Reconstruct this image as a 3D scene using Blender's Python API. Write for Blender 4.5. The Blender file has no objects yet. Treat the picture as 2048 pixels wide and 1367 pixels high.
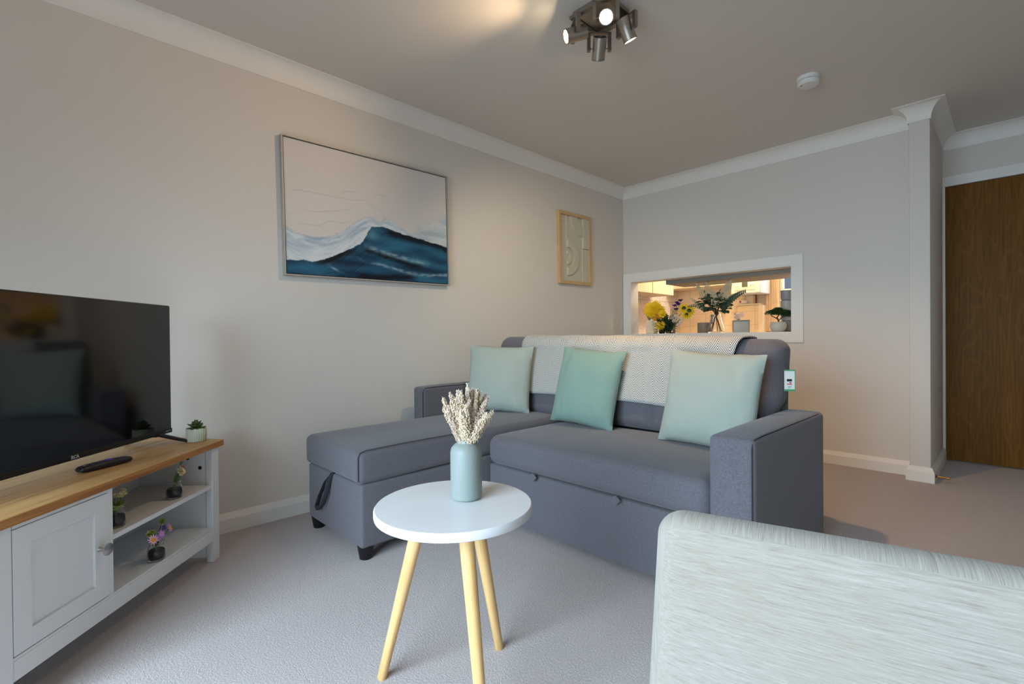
import bpy, bmesh, math, random
from mathutils import Vector, Matrix, noise
random.seed(7)
S = bpy.context.scene
COL = S.collection
PI = math.pi
R = math.radians

# ------------------------------------------------------------------ helpers
def lin(c):
    c = c/255.0
    return c/12.92 if c <= .04045 else ((c+.055)/1.055)**2.4
def rgb(r, g, b): return (lin(r), lin(g), lin(b), 1.0)

def link(o, parent=None):
    COL.objects.link(o)
    if parent: o.parent = parent
    return o

def obj(name, bm, m, parent=None, smooth=True, ang=40, loc=None, rot=None):
    me = bpy.data.meshes.new(name)
    bmesh.ops.recalc_face_normals(bm, faces=bm.faces)
    bm.to_mesh(me); bm.free()
    for x in (m if isinstance(m, (list, tuple)) else [m]): me.materials.append(x)
    if smooth:
        me.polygons.foreach_set('use_smooth', [True]*len(me.polygons))
        me.set_sharp_from_angle(angle=R(ang))
    o = bpy.data.objects.new(name, me)
    if loc: o.location = loc
    if rot: o.rotation_euler = rot
    return link(o, parent)

def tag(o, label, cat=None, group=None):
    o['label'] = label
    if cat: o['category'] = cat
    if group: o['group'] = group
    return o

def thing(name, label, cat, loc=(0, 0, 0), rz=0, group=None):
    o = bpy.data.objects.new(name, None); o.empty_display_size = .05
    o.location = loc; o.rotation_euler = (0, 0, rz)
    tag(o, label, cat, group)
    return link(o)

def struct(name, bm, m, parent=None, **k):
    o = obj(name, bm, m, parent, **k)
    if not parent: o['kind'] = 'structure'
    return o

def merge(dst, src, mtx=None):
    me = bpy.data.meshes.new('tmp'); src.to_mesh(me); src.free()
    if mtx: me.transform(mtx)
    dst.from_mesh(me); bpy.data.meshes.remove(me)
    return dst

def box(x0, x1, y0, y1, z0, z1, r=0, seg=2, bm=None):
    b = bmesh.new()
    bmesh.ops.create_cube(b, size=1)
    for v in b.verts:
        v.co = Vector(((x0+x1)/2+v.co.x*(x1-x0), (y0+y1)/2+v.co.y*(y1-y0), (z0+z1)/2+v.co.z*(z1-z0)))
    if r: bmesh.ops.bevel(b, geom=list(b.edges), offset=r, segments=seg, affect='EDGES', profile=.5)
    if bm is None: return b
    return merge(bm, b)

def axis_pts(h, r, k, m):
    e = [r*math.tan(PI/4*i/k) for i in range(k+1)]
    inner = [-(h-r)+2*(h-r)*i/m for i in range(m+1)]
    return [-(h-r)-x for x in reversed(e[1:])]+inner+[h-r+x for x in e[1:]]

def soft(x0, x1, y0, y1, z0, z1, r=.03, k=3, m=(8, 8, 4), fn=None, bm=None):
    """rounded, densely gridded box; fn(p, u) deforms (u = -1..1 coordinates)"""
    h = Vector(((x1-x0)/2, (y1-y0)/2, (z1-z0)/2)); c = Vector(((x0+x1)/2, (y0+y1)/2, (z0+z1)/2))
    A = [axis_pts(h[i], r, k, m[i]) for i in range(3)]
    b = bmesh.new(); V = {}
    n = [len(a) for a in A]
    def vert(i, j, l):
        key = (i, j, l)
        if key not in V:
            p = Vector((A[0][i], A[1][j], A[2][l]))
            q = Vector([max(-(h[t]-r), min(h[t]-r, p[t])) for t in range(3)])
            d = p-q
            if d.length > 1e-9: p = q+d.normalized()*r
            u = Vector([p[t]/h[t] for t in range(3)])
            p = p+c
            if fn: p = fn(p, u)
            V[key] = b.verts.new(p)
        return V[key]
    for ax in range(3):
        o1, o2 = (ax+1) % 3, (ax+2) % 3
        for side in (0, n[ax]-1):
            for i in range(n[o1]-1):
                for j in range(n[o2]-1):
                    q = []
                    for a, bb in ((i, j), (i+1, j), (i+1, j+1), (i, j+1)):
                        k3 = [0, 0, 0]; k3[ax] = side; k3[o1] = a; k3[o2] = bb
                        q.append(vert(*k3))
                    b.faces.new(q)
    if bm is None: return b
    return merge(bm, b)

def lathe(prof, seg=40, bm=None, mtx=None, cap=True):
    b = bmesh.new(); rings = []
    for r, z in prof:
        if r < 1e-6: rings.append([b.verts.new((0, 0, z))])
        else: rings.append([b.verts.new((r*math.cos(2*PI*i/seg), r*math.sin(2*PI*i/seg), z)) for i in range(seg)])
    for a, c in zip(rings, rings[1:]):
        for i in range(seg):
            j = (i+1) % seg
            if len(a) == 1 and len(c) == 1: continue
            if len(a) == 1: b.faces.new((a[0], c[i], c[j]))
            elif len(c) == 1: b.faces.new((a[i], a[j], c[0]))
            else: b.faces.new((a[i], a[j], c[j], c[i]))
    if cap:
        if len(rings[0]) > 1: b.faces.new(list(reversed(rings[0])))
        if len(rings[-1]) > 1: b.faces.new(rings[-1])
    if bm is None:
        if mtx: bmesh.ops.transform(b, matrix=mtx, verts=b.verts)
        return b
    return merge(bm, b, mtx)

def tube(pts, r, seg=8, bm=None, cap=True, flat=1.0):
    """tube along pts; r a number or list; flat squeezes one axis (straps, leaves)"""
    b = bmesh.new(); pts = [Vector(p) for p in pts]; n = len(pts)
    rr = r if isinstance(r, (list, tuple)) else [r]*n
    up = Vector((0, 0, 1)); rings = []
    t0 = (pts[1]-pts[0]).normalized()
    if abs(t0.dot(up)) > .95: up = Vector((0, 1, 0))
    side = t0.cross(up).normalized()
    for i, p in enumerate(pts):
        t = (pts[min(i+1, n-1)]-pts[max(i-1, 0)]).normalized()
        side = (side-t*side.dot(t)).normalized(); nn = t.cross(side)
        rings.append([b.verts.new(p+(side*math.cos(2*PI*k/seg)+nn*math.sin(2*PI*k/seg)*flat)*rr[i]) for k in range(seg)])
    for a, c in zip(rings, rings[1:]):
        for i in range(seg):
            j = (i+1) % seg; b.faces.new((a[i], a[j], c[j], c[i]))
    if cap:
        b.faces.new(list(reversed(rings[0]))); b.faces.new(rings[-1])
    if bm is None: return b
    return merge(bm, b)

def prism(poly, d, axis='y', off=0, bm=None):
    """extrude a 2-D polygon; axis y: (x,z) ; axis x: (y,z) ; axis z: (x,y)"""
    b = bmesh.new()
    def P(a, c, t): return {'y': (a, t, c), 'x': (t, a, c), 'z': (a, c, t)}[axis]
    A = [b.verts.new(P(a, c, off)) for a, c in poly]; B = [b.verts.new(P(a, c, off+d)) for a, c in poly]
    b.faces.new(A); b.faces.new(list(reversed(B)))
    for i in range(len(poly)):
        j = (i+1) % len(poly); b.faces.new((A[i], B[i], B[j], A[j]))
    if bm is None: return b
    return merge(bm, b)

def sweep(path, prof, i0, i1):
    """sweep wall profile (distance from wall, z) along a 2-D path, interior on the right, mitred"""
    b = bmesh.new(); rows = []
    P = [Vector(p) for p in path]
    def rn(a, c):
        d = (c-a).normalized(); return Vector((d.y, -d.x))
    for i in range(i0, i1+1):
        na = rn(P[i-1], P[i]) if i > 0 else None
        nb = rn(P[i], P[i+1]) if i < len(P)-1 else None
        if na is None: m = nb
        elif nb is None: m = na
        else: m = (na+nb)/(1+na.dot(nb))
        rows.append([b.verts.new((P[i].x+m.x*d, P[i].y+m.y*d, z)) for d, z in prof])
    k = len(prof)
    for a, c in zip(rows, rows[1:]):
        for j in range(k): b.faces.new((a[j], a[(j+1) % k], c[(j+1) % k], c[j]))
    b.faces.new(rows[0]); b.faces.new(list(reversed(rows[-1])))
    return b

def aim(d, up='Z'):
    return Vector(d).to_track_quat('-Z', 'Y').to_euler()
def orient(d):
    """matrix turning +Z to direction d"""
    return Vector(d).to_track_quat('Z', 'Y').to_matrix().to_4x4()

# ------------------------------------------------------------------ materials
MATS = {}
def mat(name, col, rough=.5, metal=0, spec=.5, coat=0, emit=None, es=1, trans=0, ior=1.45, sheen=0):
    m = bpy.data.materials.new(name); m.use_nodes = True
    p = m.node_tree.nodes['Principled BSDF']
    p.inputs['Base Color'].default_value = col
    p.inputs['Roughness'].default_value = rough
    p.inputs['Metallic'].default_value = metal
    p.inputs['Specular IOR Level'].default_value = spec
    p.inputs['Coat Weight'].default_value = coat
    p.inputs['Transmission Weight'].default_value = trans
    p.inputs['IOR'].default_value = ior
    p.inputs['Sheen Weight'].default_value = sheen
    if emit:
        p.inputs['Emission Color'].default_value = emit; p.inputs['Emission Strength'].default_value = es
    return m
def nt(m): return m.node_tree.nodes, m.node_tree.links, m.node_tree.nodes['Principled BSDF']
def coords(m, scale=(1, 1, 1), kind='Object', rot=(0, 0, 0)):
    N, L, p = nt(m)
    t = N.new('ShaderNodeTexCoord'); mp = N.new('ShaderNodeMapping')
    mp.inputs['Scale'].default_value = scale; mp.inputs['Rotation'].default_value = rot
    L.new(t.outputs[kind], mp.inputs['Vector']); return mp.outputs['Vector']
def nz(m, vec, scale, detail=3, rough=.5, dist=0):
    N, L, p = nt(m)
    n = N.new('ShaderNodeTexNoise'); n.inputs['Scale'].default_value = scale
    n.inputs['Detail'].default_value = detail; n.inputs['Roughness'].default_value = rough
    n.inputs['Distortion'].default_value = dist
    L.new(vec, n.inputs['Vector']); return n.outputs['Fac']
def ramp(m, fac, stops):
    N, L, p = nt(m)
    r = N.new('ShaderNodeValToRGB'); e = r.color_ramp.elements
    while len(e) < len(stops): e.new(.5)
    for x, (pos, c) in zip(e, stops): x.position = pos; x.color = c
    L.new(fac, r.inputs['Fac']); return r.outputs['Color']
def bump(m, h, strength=.3, dist=.002):
    N, L, p = nt(m)
    b = N.new('ShaderNodeBump'); b.inputs['Strength'].default_value = strength; b.inputs['Distance'].default_value = dist
    L.new(h, b.inputs['Height']); L.new(b.outputs['Normal'], p.inputs['Normal']); return b
def mixc(m, fac, a, b, mode='MIX'):
    N, L, p = nt(m)
    x = N.new('ShaderNodeMix'); x.data_type = 'RGBA'; x.blend_type = mode
    for s, v in ((x.inputs['Factor'], fac), (x.inputs['A'], a), (x.inputs['B'], b)):
        if isinstance(v, (int, float, tuple)): s.default_value = v
        else: L.new(v, s)
    return x.outputs['Result']
def math_(m, op, a, b=0, c=None):
    N, L, p = nt(m)
    x = N.new('ShaderNodeMath'); x.operation = op
    for i, v in enumerate((a, b, c)):
        if v is None: continue
        if isinstance(v, (int, float)): x.inputs[i].default_value = v
        else: L.new(v, x.inputs[i])
    return x.outputs[0]
def setc(m, c):
    N, L, p = nt(m); L.new(c, p.inputs['Base Color'])

def paint(name, c, rough=.7, b=.05):
    m = mat(name, c, rough, spec=.3)
    v = coords(m)
    bump(m, nz(m, v, 180, 2), b, .001)
    return m
WALL = paint('wall_paint', rgb(220, 212, 203))
CEIL = paint('ceiling_paint', rgb(220, 212, 202))
TRIM = paint('trim_paint', rgb(236, 231, 224), .45, .02)
WHITE = paint('white_cabinet', rgb(226, 228, 230), .45, .02)
KWALL = paint('kitchen_paint', rgb(232, 214, 186))

def fabric(name, c1, c2, scale=500, b=.4, rough=.9, stretch=(1, 1, 1), big=None):
    m = mat(name, c1, rough, spec=.2, sheen=.15)
    v = coords(m, stretch)
    f = nz(m, v, scale, 3, .7)
    c = ramp(m, f, [(.35, c1), (.65, c2)])
    if big:
        g = nz(m, coords(m), big, 3)
        c = mixc(m, ramp(m, g, [(.35, (0, 0, 0, 1)), (.7, (.35, .35, .35, 1))]), c, c2)
    setc(m, c); bump(m, f, b, .001)
    return m
def weave(name, dark, light, s=700):
    """two-tone linen: fine slubs across and along"""
    m = mat(name, dark, .9, spec=.2, sheen=.2)
    a = nz(m, coords(m, (1, 1, .12)), s, 2, .6)
    b = nz(m, coords(m, (.12, .3, 1)), s, 2, .6)
    f = math_(m, 'MULTIPLY_ADD', a, .5, math_(m, 'MULTIPLY', b, .5))
    setc(m, ramp(m, f, [(.38, dark), (.62, light)])); bump(m, f, .35, .001)
    return m
SOFA = weave('grey_linen', rgb(88, 86, 90), rgb(113, 109, 116), 900)
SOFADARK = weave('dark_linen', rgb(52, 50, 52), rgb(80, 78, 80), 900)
PIPE = mat('dark_piping', rgb(58, 57, 62), .9)
BLACKP = mat('black_plastic', rgb(16, 16, 18), .45)
SAGE = fabric('pale_sage_cotton', rgb(157, 166, 156), rgb(167, 176, 166), 600, .15)
MINT = fabric('mint_cotton', rgb(124, 151, 140), rgb(136, 161, 149), 600, .15)

def carpet():
    m = mat('carpet', rgb(156, 143, 136), 1, spec=.1, sheen=.1)
    v = coords(m)
    f = nz(m, v, 330, 4, .75); g = nz(m, v, 150, 3, .6); k = nz(m, v, 1.6, 3)
    c = ramp(m, f, [(.3, rgb(166, 150, 145)), (.5, rgb(200, 188, 186)), (.7, rgb(219, 211, 210))])
    c = mixc(m, .35, c, ramp(m, g, [(.35, rgb(176, 163, 158)), (.65, rgb(214, 203, 201))]))
    c = mixc(m, ramp(m, k, [(.35, (0, 0, 0, 1)), (.65, (.22, .22, .22, 1))]), c, rgb(211, 201, 198))
    setc(m, c)
    h = math_(m, 'ADD', f, g); bump(m, h, .8, .004)
    return m
CARPET = carpet()

def oak(name, c1, c2, c3, axis='x', scale=1, rough=.45, fine=True):
    m = mat(name, c1, rough, spec=.35)
    st = {'x': (1.1, 14, 14), 'y': (14, 1.1, 14), 'z': (14, 14, 1.1)}[axis]
    v = coords(m, tuple(s*scale for s in st))
    f = nz(m, v, 1.6, 5, .62, .6)
    st2 = {'x': (2, 160, 160), 'y': (160, 2, 160), 'z': (160, 160, 2)}[axis]
    g = nz(m, coords(m, tuple(s*scale for s in st2)), 1.3, 3, .6)
    c = ramp(m, f, [(.3, c1), (.5, c2), (.68, c3)])
    c = mixc(m, ramp(m, g, [(.42, (.38, .38, .38, 1)), (.62, (0, 0, 0, 1))]), c, c3)
    setc(m, c); bump(m, g, .08, .001)
    return m
OAKTOP = oak('oak_top', rgb(206, 160, 100), rgb(186, 138, 82), rgb(140, 98, 58), 'x', 1.0)
OAKEDGE = oak('oak_edge', rgb(196, 142, 86), rgb(182, 126, 72), rgb(140, 90, 48), 'x', 1.2)
PINE = oak('pine_leg', rgb(238, 204, 150), rgb(230, 188, 128), rgb(208, 154, 92), 'z', 1.6, .4)
LIGHTWOOD = oak('light_wood', rgb(214, 184, 138), rgb(206, 172, 124), rgb(190, 154, 106), 'z', 3, .5)

def doorwood():
    m = mat('oak_veneer', rgb(139, 88, 31), .5, spec=.15)
    N, L, p = nt(m)
    v = coords(m, (5.5, 1, .8))
    n1 = nz(m, v, 1.0, 2, .5, .2)
    w = math_(m, 'SINE', math_(m, 'MULTIPLY', n1, 95))
    g = nz(m, coords(m, (220, 40, 3)), 1.2, 3, .6)
    big = nz(m, coords(m, (7, 1, .5)), 1, 2)
    c = ramp(m, g, [(.35, rgb(96, 61, 13)), (.65, rgb(122, 80, 23))])
    c = mixc(m, ramp(m, w, [(.6, (0, 0, 0, 1)), (1, (.20, .20, .20, 1))]), c, rgb(154, 110, 45))
    c = mixc(m, ramp(m, big, [(.3, (.3, .3, .3, 1)), (.7, (0, 0, 0, 1))]), c, rgb(88, 53, 11))
    setc(m, c); return m
DOORWOOD = doorwood()

def chenille(name, axis):
    m = mat(name, rgb(169, 162, 153), .95, spec=.15, sheen=.2)
    st = {'x': (26, 420, 420), 'y': (420, 16, 16)}[axis]
    v = coords(m, st)
    f = nz(m, v, 1.0, 4, .7, .5)
    st2 = {'x': (30, 700, 700), 'y': (800, 40, 40)}[axis]
    g = nz(m, coords(m, st2), 1.0, 2, .6)
    k = nz(m, coords(m), 5, 3)
    c = ramp(m, f, [(.26, rgb(120, 108, 96)), (.40, rgb(146, 138, 129)), (.58, rgb(157, 151, 143)), (.75, rgb(166, 161, 155))])
    c = mixc(m, ramp(m, g, [(.35, (.22, .22, .22, 1)), (.6, (0, 0, 0, 1))]), c, rgb(128, 117, 103))
    c = mixc(m, ramp(m, k, [(.45, (0, 0, 0, 1)), (.7, (.3, .3, .3, 1))]), c, rgb(149, 135, 115))
    setc(m, c); bump(m, math_(m, 'ADD', f, g), .45, .002)
    return m
CHENX = chenille('cream_chenille', 'x'); CHENY = chenille('cream_chenille_edge', 'y')

STEEL = mat('brushed_steel', rgb(176, 168, 156), .36, 1)
nzv = nz(STEEL, coords(STEEL, (300, 300, 4)), 1, 2); bump(STEEL, nzv, .12, .0005)
DARKSTEEL = mat('darker_steel', rgb(158, 150, 138), .42, 1)  # slightly darker, rougher steel for the cross bars and brackets
PEWTER = mat('pewter', rgb(186, 180, 176), .33, 1)
BRASS = mat('brass', rgb(200, 160, 80), .3, 1)
BULB = mat('lit_bulb', rgb(255, 240, 215), .3, emit=(1, .82, .55, 1), es=60)
SCREEN = mat('tv_screen', rgb(7, 8, 10), .07, spec=.85)
BEZEL = mat('tv_bezel', rgb(22, 21, 22), .35)
SILVER = mat('silver_print', rgb(200, 200, 205), .4, .3)
PURPLE = mat('purple_button', rgb(92, 60, 170), .45)
GREYB = mat('grey_button', rgb(120, 130, 140), .45)
TABLEW = mat('white_lacquer', rgb(228, 227, 228), .35)
VASEG = mat('sage_ceramic', rgb(142, 150, 145), .45, spec=.4)
POTG = mat('ribbed_pot', rgb(198, 206, 182), .6)
def glass(name, tint=(1, 1, 1, 1)):
    m = mat(name, tint, .02, trans=1, ior=1.3)
    return m
GLASS = glass('clear_glass')
SOIL = fabric('black_gravel', rgb(8, 8, 9), rgb(62, 56, 58), 330, 1)
GREEN = mat('leaf_green', rgb(84, 112, 52), .5)
LIME = mat('lime_green', rgb(150, 170, 70), .55)
DARKGREEN = mat('dark_leaf', rgb(44, 70, 44), .45)
EUCA = mat('eucalyptus', rgb(70, 90, 68), .55)
SUCC = mat('succulent', rgb(70, 92, 40), .45)
YELLOW = mat('yellow_petal', rgb(248, 206, 24), .6)
ORANGE = mat('orange_petal', rgb(236, 160, 30), .6)
VIOLET = mat('violet_petal', rgb(76, 46, 140), .6)
LILAC = mat('lilac_petal', rgb(196, 150, 210), .6)
PINK = mat('pink_petal', rgb(232, 180, 206), .6)
CREAMP = mat('cream_petal', rgb(226, 220, 170), .6)
WHITEP = mat('white_petal', rgb(226, 204, 190), .6)
PLUMEM = fabric('astilbe', rgb(206, 196, 160), rgb(228, 220, 190), 200, .3)
STEMB = mat('brown_stem', rgb(84, 58, 44), .7)
GRASS1 = fabric('dried_grass', rgb(206, 182, 150), rgb(236, 218, 192), 150, .3)
GRASS2 = fabric('dried_grass_dusky', rgb(186, 158, 142), rgb(222, 200, 182), 150, .3)
BROWNG = mat('brown_grass', rgb(142, 116, 92), .8)
MUG = mat('grey_mug', rgb(130, 132, 134), .4)
MUGW = mat('pale_mug', rgb(168, 168, 166), .4)
NAVY = mat('dark_handle', rgb(34, 38, 48), .4)
WPOT = mat('white_pot', rgb(206, 202, 194), .45)
CREAMJ = mat('cream_jar', rgb(228, 222, 200), .4)
PLASTICW = mat('white_plastic', rgb(228, 226, 220), .4)
GREYLCD = mat('grey_display', rgb(78, 84, 74), .3)
REDD = mat('red_dot', rgb(206, 60, 40), .4)
PAPER = mat('white_paper', rgb(222, 222, 216), .7)
TAGG = mat('tag_green', rgb(70, 150, 104), .6)
INK = mat('black_ink', rgb(20, 20, 22), .6)
REDINK = mat('red_ink', rgb(206, 60, 76), .6)

def tiles(name, c1, c2, mortar, sx, sz, noise_c=None):
    m = mat(name, c1, .25)
    N, L, p = nt(m)
    v = coords(m, (1, 1, 1))
    sp = N.new('ShaderNodeSeparateXYZ'); L.new(v, sp.inputs[0])
    s = math_(m, 'ADD', sp.outputs['X'], sp.outputs['Y'])
    a = math_(m, 'FRACT', math_(m, 'DIVIDE', s, sx)); b = math_(m, 'FRACT', math_(m, 'DIVIDE', sp.outputs['Z'], sz))
    g = math_(m, 'MAXIMUM', math_(m, 'LESS_THAN', a, .03), math_(m, 'LESS_THAN', b, .03))
    c = ramp(m, nz(m, v, 60 if noise_c else 4, 4, .8), [(.4, c1), (.62, c2)])
    setc(m, mixc(m, g, c, mortar)); return m
TILEL = tiles('mosaic_tile', rgb(196, 188, 196), rgb(236, 230, 228), rgb(190, 182, 178), .15, .45, True)
TILEB = tiles('cream_tile', rgb(230, 208, 174), rgb(236, 216, 184), rgb(210, 186, 150), .2, .15)

def lattice(name, base, line, s, rings=False):
    m = mat(name, base, .4)
    N, L, p = nt(m)
    v = coords(m); sp = N.new('ShaderNodeSeparateXYZ'); L.new(v, sp.inputs[0])
    a = math_(m, 'ARCTAN2', sp.outputs['Y'], sp.outputs['X'])
    u = math_(m, 'MULTIPLY', a, .05)
    d1 = math_(m, 'FRACT', math_(m, 'MULTIPLY', math_(m, 'ADD', u, sp.outputs['Z']), s))
    d2 = math_(m, 'FRACT', math_(m, 'MULTIPLY', math_(m, 'SUBTRACT', u, sp.outputs['Z']), s))
    g = math_(m, 'MAXIMUM', math_(m, 'LESS_THAN', d1, .3), math_(m, 'LESS_THAN', d2, .3))
    setc(m, mixc(m, g, base, line)); return m
MUGPAT = lattice('patterned_mug', rgb(86, 90, 94), rgb(186, 188, 186), 90)
TINPAT = lattice('patterned_tin', rgb(176, 174, 166), rgb(206, 204, 196), 70)
RATTAN = lattice('rattan', rgb(112, 98, 82), rgb(166, 148, 124), 110)

# ------------------------------------------------------------------ room dimensions
XL, YE, YA, XP0, XP1, YP, ZC = -2.64, 4.075, 4.74, -.454, -.352, 3.955, 2.355
XR, YB = 1.35, -1.70
KX0, KX1, KY = -2.97, -.6, 5.8

b = box(-3.2, 1.6, -1.95, 6.0, -.12, 0)
struct('floor', b, CARPET)
b = box(-3.2, 1.6, -1.95, 6.0, ZC, ZC+.12)
struct('ceiling', b, CEIL)
struct('wall_left', box(XL-.12, XL, -1.95, YE, 0, ZC), WALL)
HX0, HX1, HZ0, HZ1 = -2.56, -1.155, .953, 1.452       # hatch opening
b = box(-3.2, HX0, YE, YE+.12, 0, ZC)
box(HX1, XP0, YE, YE+.12, 0, ZC, bm=b)
box(HX0, HX1, YE, YE+.12, 0, HZ0, bm=b); box(HX0, HX1, YE, YE+.12, HZ1, ZC, bm=b)
struct('wall_end', b, WALL, smooth=False)
b = box(XP0, XP1, YP, YA+.12, 0, ZC, .004, 2)
struct('wall_pier', b, WALL)
DX0, DX1, DZ = -.342, .42, 1.992
b = box(XP1, DX0-.03, YA, YA+.12, 0, ZC); box(DX1+.03, XR, YA, YA+.12, 0, ZC, bm=b); box(DX0-.03, DX1+.03, YA, YA+.12, DZ+.035, ZC, bm=b)
struct('wall_alcove', b, WALL, smooth=False)
struct('wall_right', box(XR, XR+.12, -1.95, YA+.12, 0, ZC), WALL)
WX0, WX1, WZ0, WZ1 = -1.55, .40, .2, 1.95
b = box(-3.2, WX0, YB-.12, YB, 0, ZC); box(WX1, XR, YB-.12, YB, 0, ZC, bm=b)
box(WX0, WX1, YB-.12, YB, 0, WZ0, bm=b); box(WX0, WX1, YB-.12, YB, WZ1, ZC, bm=b)
struct('wall_back', b, WALL, smooth=False)
b = bmesh.new()
for x0, x1, z0, z1 in ((WX0, WX0+.06, WZ0, WZ1), (WX1-.06, WX1, WZ0, WZ1), (WX0+.06, WX1-.06, WZ0, WZ0+.06), (WX0+.06, WX1-.06, WZ1-.06, WZ1), ((WX0+WX1)/2-.03, (WX0+WX1)/2+.03, WZ0+.06, WZ1-.06)):
    box(x0, x1, YB-.10, YB-.04, z0, z1, bm=b)
struct('window_1', b, TRIM, smooth=False)

# coving: concave cove swept round the room with mitred corners
PATH = [(XL, YB), (XL, YE), (XP0, YE), (XP0, YP), (XP1, YP), (XP1, YA), (XR, YA), (XR, YB)]
cd, ch = .078, .096
prof = [(0, ZC), (0, ZC-ch), (.006, ZC-ch)]
for i in range(9):
    a = PI/2*i/8
    prof.append((cd-.002-(cd-.008)*math.cos(a), ZC-.004-(ch-.010)*(1-math.sin(a))))
prof += [(cd, ZC-.004), (cd, ZC)]
for nm, i0, i1 in (('trim_1', 0, 1), ('trim_2', 1, 2), ('trim_3', 2, 5), ('trim_4', 5, 6), ('trim_5', 6, 7)):
    struct(nm, sweep(PATH, prof, i0, i1), TRIM, ang=25)
bp = [(0, 0), (0, .092), (.006, .092), (.009, .086), (.016, .068), (.019, .064), (.019, 0)]
for nm, i0, i1 in (('baseboard_left', 0, 1), ('baseboard_end', 1, 2), ('baseboard_pier', 2, 5)):
    struct(nm, sweep(PATH, bp, i0, i1), TRIM, ang=20)

# hatch architrave and lining
def frame_bm(x0, x1, z0, z1, w, y0, y1, prof_in=.012):
    bm = bmesh.new()
    for s in range(4):
        A = [(x0, z0), (x1, z0), (x1, z1), (x0, z1)]
        c, d = A[s], A[(s+1) % 4]
        ins = {0: (1, 1), 1: (-1, 1), 2: (-1, -1), 3: (1, -1)}
        e, f = ins[s], ins[(s+1) % 4]
        poly = [c, d, (d[0]+f[0]*w, d[1]+f[1]*w), (c[0]+e[0]*w, c[1]+e[1]*w)]
        prism(poly, y1-y0, 'y', y0, bm)
    return bm
b = frame_bm(-2.634, -1.081, .872, 1.532, .072, YE-.016, YE)
merge(b, frame_bm(-2.564, -1.151, .942, 1.462, .012, YE-.010, YE+.12))
struct('trim_6', b, TRIM, smooth=False)

# door in the alcove: casing, slab, hinges
b = box(DX0-.03, DX0-.003, YA-.018, YA+.10, 0, DZ+.03); box(DX1+.003, DX1+.03, YA-.018, YA+.10, 0, DZ+.03, bm=b)
box(DX0-.003, DX1+.003, YA-.018, YA+.10, DZ+.003, DZ+.03, bm=b)
box(DX0-.012, DX0+.004, YA-.014, YA-.002, 0, DZ+.012, bm=b)
box(XP1, DX1+.06, YA-.012, YA, DZ+.03, DZ+.075, bm=b); box(DX1+.03, DX1+.075, YA-.012, YA, 0, DZ+.075, bm=b)
struct('trim_7', b, TRIM, smooth=False)
d = struct('door_1', box(DX0+.002, DX1, YA-.004, YA+.036, .008, DZ, .002, 1), DOORWOOD)
for z in (.22, 1.78):
    h = lathe([(.0055, -.05), (.0055, .05)], 12, mtx=Matrix.Translation((DX0-.004, YA-.008, z)))
    obj('hinge', h, mat('old_hinge', rgb(70, 46, 34), .5, .7), d)
t = thing('door_stop', 'brass door stop pin sticking out from the white skirting of the pier', 'door stop', (XP1+.019, 4.0, .035), 0)
obj('pin', lathe([(.0045, 0), (.0045, .060), (.006, .061), (.006, .068), (0, .069)], 14, mtx=orient((.98, -.18, 0))), BRASS, t)
obj('base_plate', lathe([(.012, 0), (.011, .003), (0, .004)], 16, mtx=orient((1, 0, 0))), mat('dark_rubber', rgb(40, 32, 28), .6), t)

# ------------------------------------------------------------------ kitchen beyond the hatch
struct('wall_kitchen_left', box(KX0-.1, KX0, YE+.12, KY, 0, ZC), TILEL)
KW0, KW1, KWZ0, KWZ1 = -1.765, -.95, 1.0, 2.1
b = box(KX0-.1, KW0, KY, KY+.1, 0, ZC); box(KW1, KX1+.2, KY, KY+.1, 0, ZC, bm=b)
box(KW0, KW1, KY, KY+.1, 0, KWZ0, bm=b); box(KW0, KW1, KY, KY+.1, KWZ1, ZC, bm=b)
struct('wall_kitchen_far', b, TILEB, smooth=False)
struct('wall_kitchen_right', box(KX1, KX1+.1, YA+.12, KY, 0, ZC), KWALL)
b = bmesh.new()
for x0, x1, z0, z1 in ((KW0, KW0+.022, KWZ0, KWZ1), (KW1-.04, KW1, KWZ0, KWZ1), (KW0+.022, KW1-.04, KWZ0, KWZ0+.05), (KW0+.022, KW1-.04, KWZ1-.05, KWZ1), (KW0+.022, KW1-.04, 1.40, 1.435)):
    box(x0, x1, KY+.02, KY+.07, z0, z1, bm=b)
struct('window_2', b, TRIM, smooth=False)
b = bmesh.new()
for i in range(5):
    tube([(KW0-.125+i*.026, KY-.025, .98), (KW0-.125+i*.026, KY-.025, 2.15)], .016, 10, b)
tag(obj('curtain', b, fabric('beige_curtain', rgb(222, 190, 150), rgb(232, 204, 166), 100, .2)), 'pale beige gathered curtain beside the bright kitchen window', 'curtain')

t = thing('kitchen_cabinet', 'white kitchen base cabinet under the serving hatch worktop', 'cabinet', (-1.75, 4.42, 0))
obj('carcass', box(-.80, 1.1, -.21, .15, .1, .913), WHITE, t, smooth=False)
obj('plinth', box(-.80, 1.1, -.19, .10, 0, .1), WHITE, t, smooth=False)
tag(obj('worktop', box(-2.60, -.62, YE+.125, 4.62, .914, .9525, .003, 1), TRIM), 'pale worktop behind the serving hatch carrying the vases and tins', 'worktop')

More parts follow.
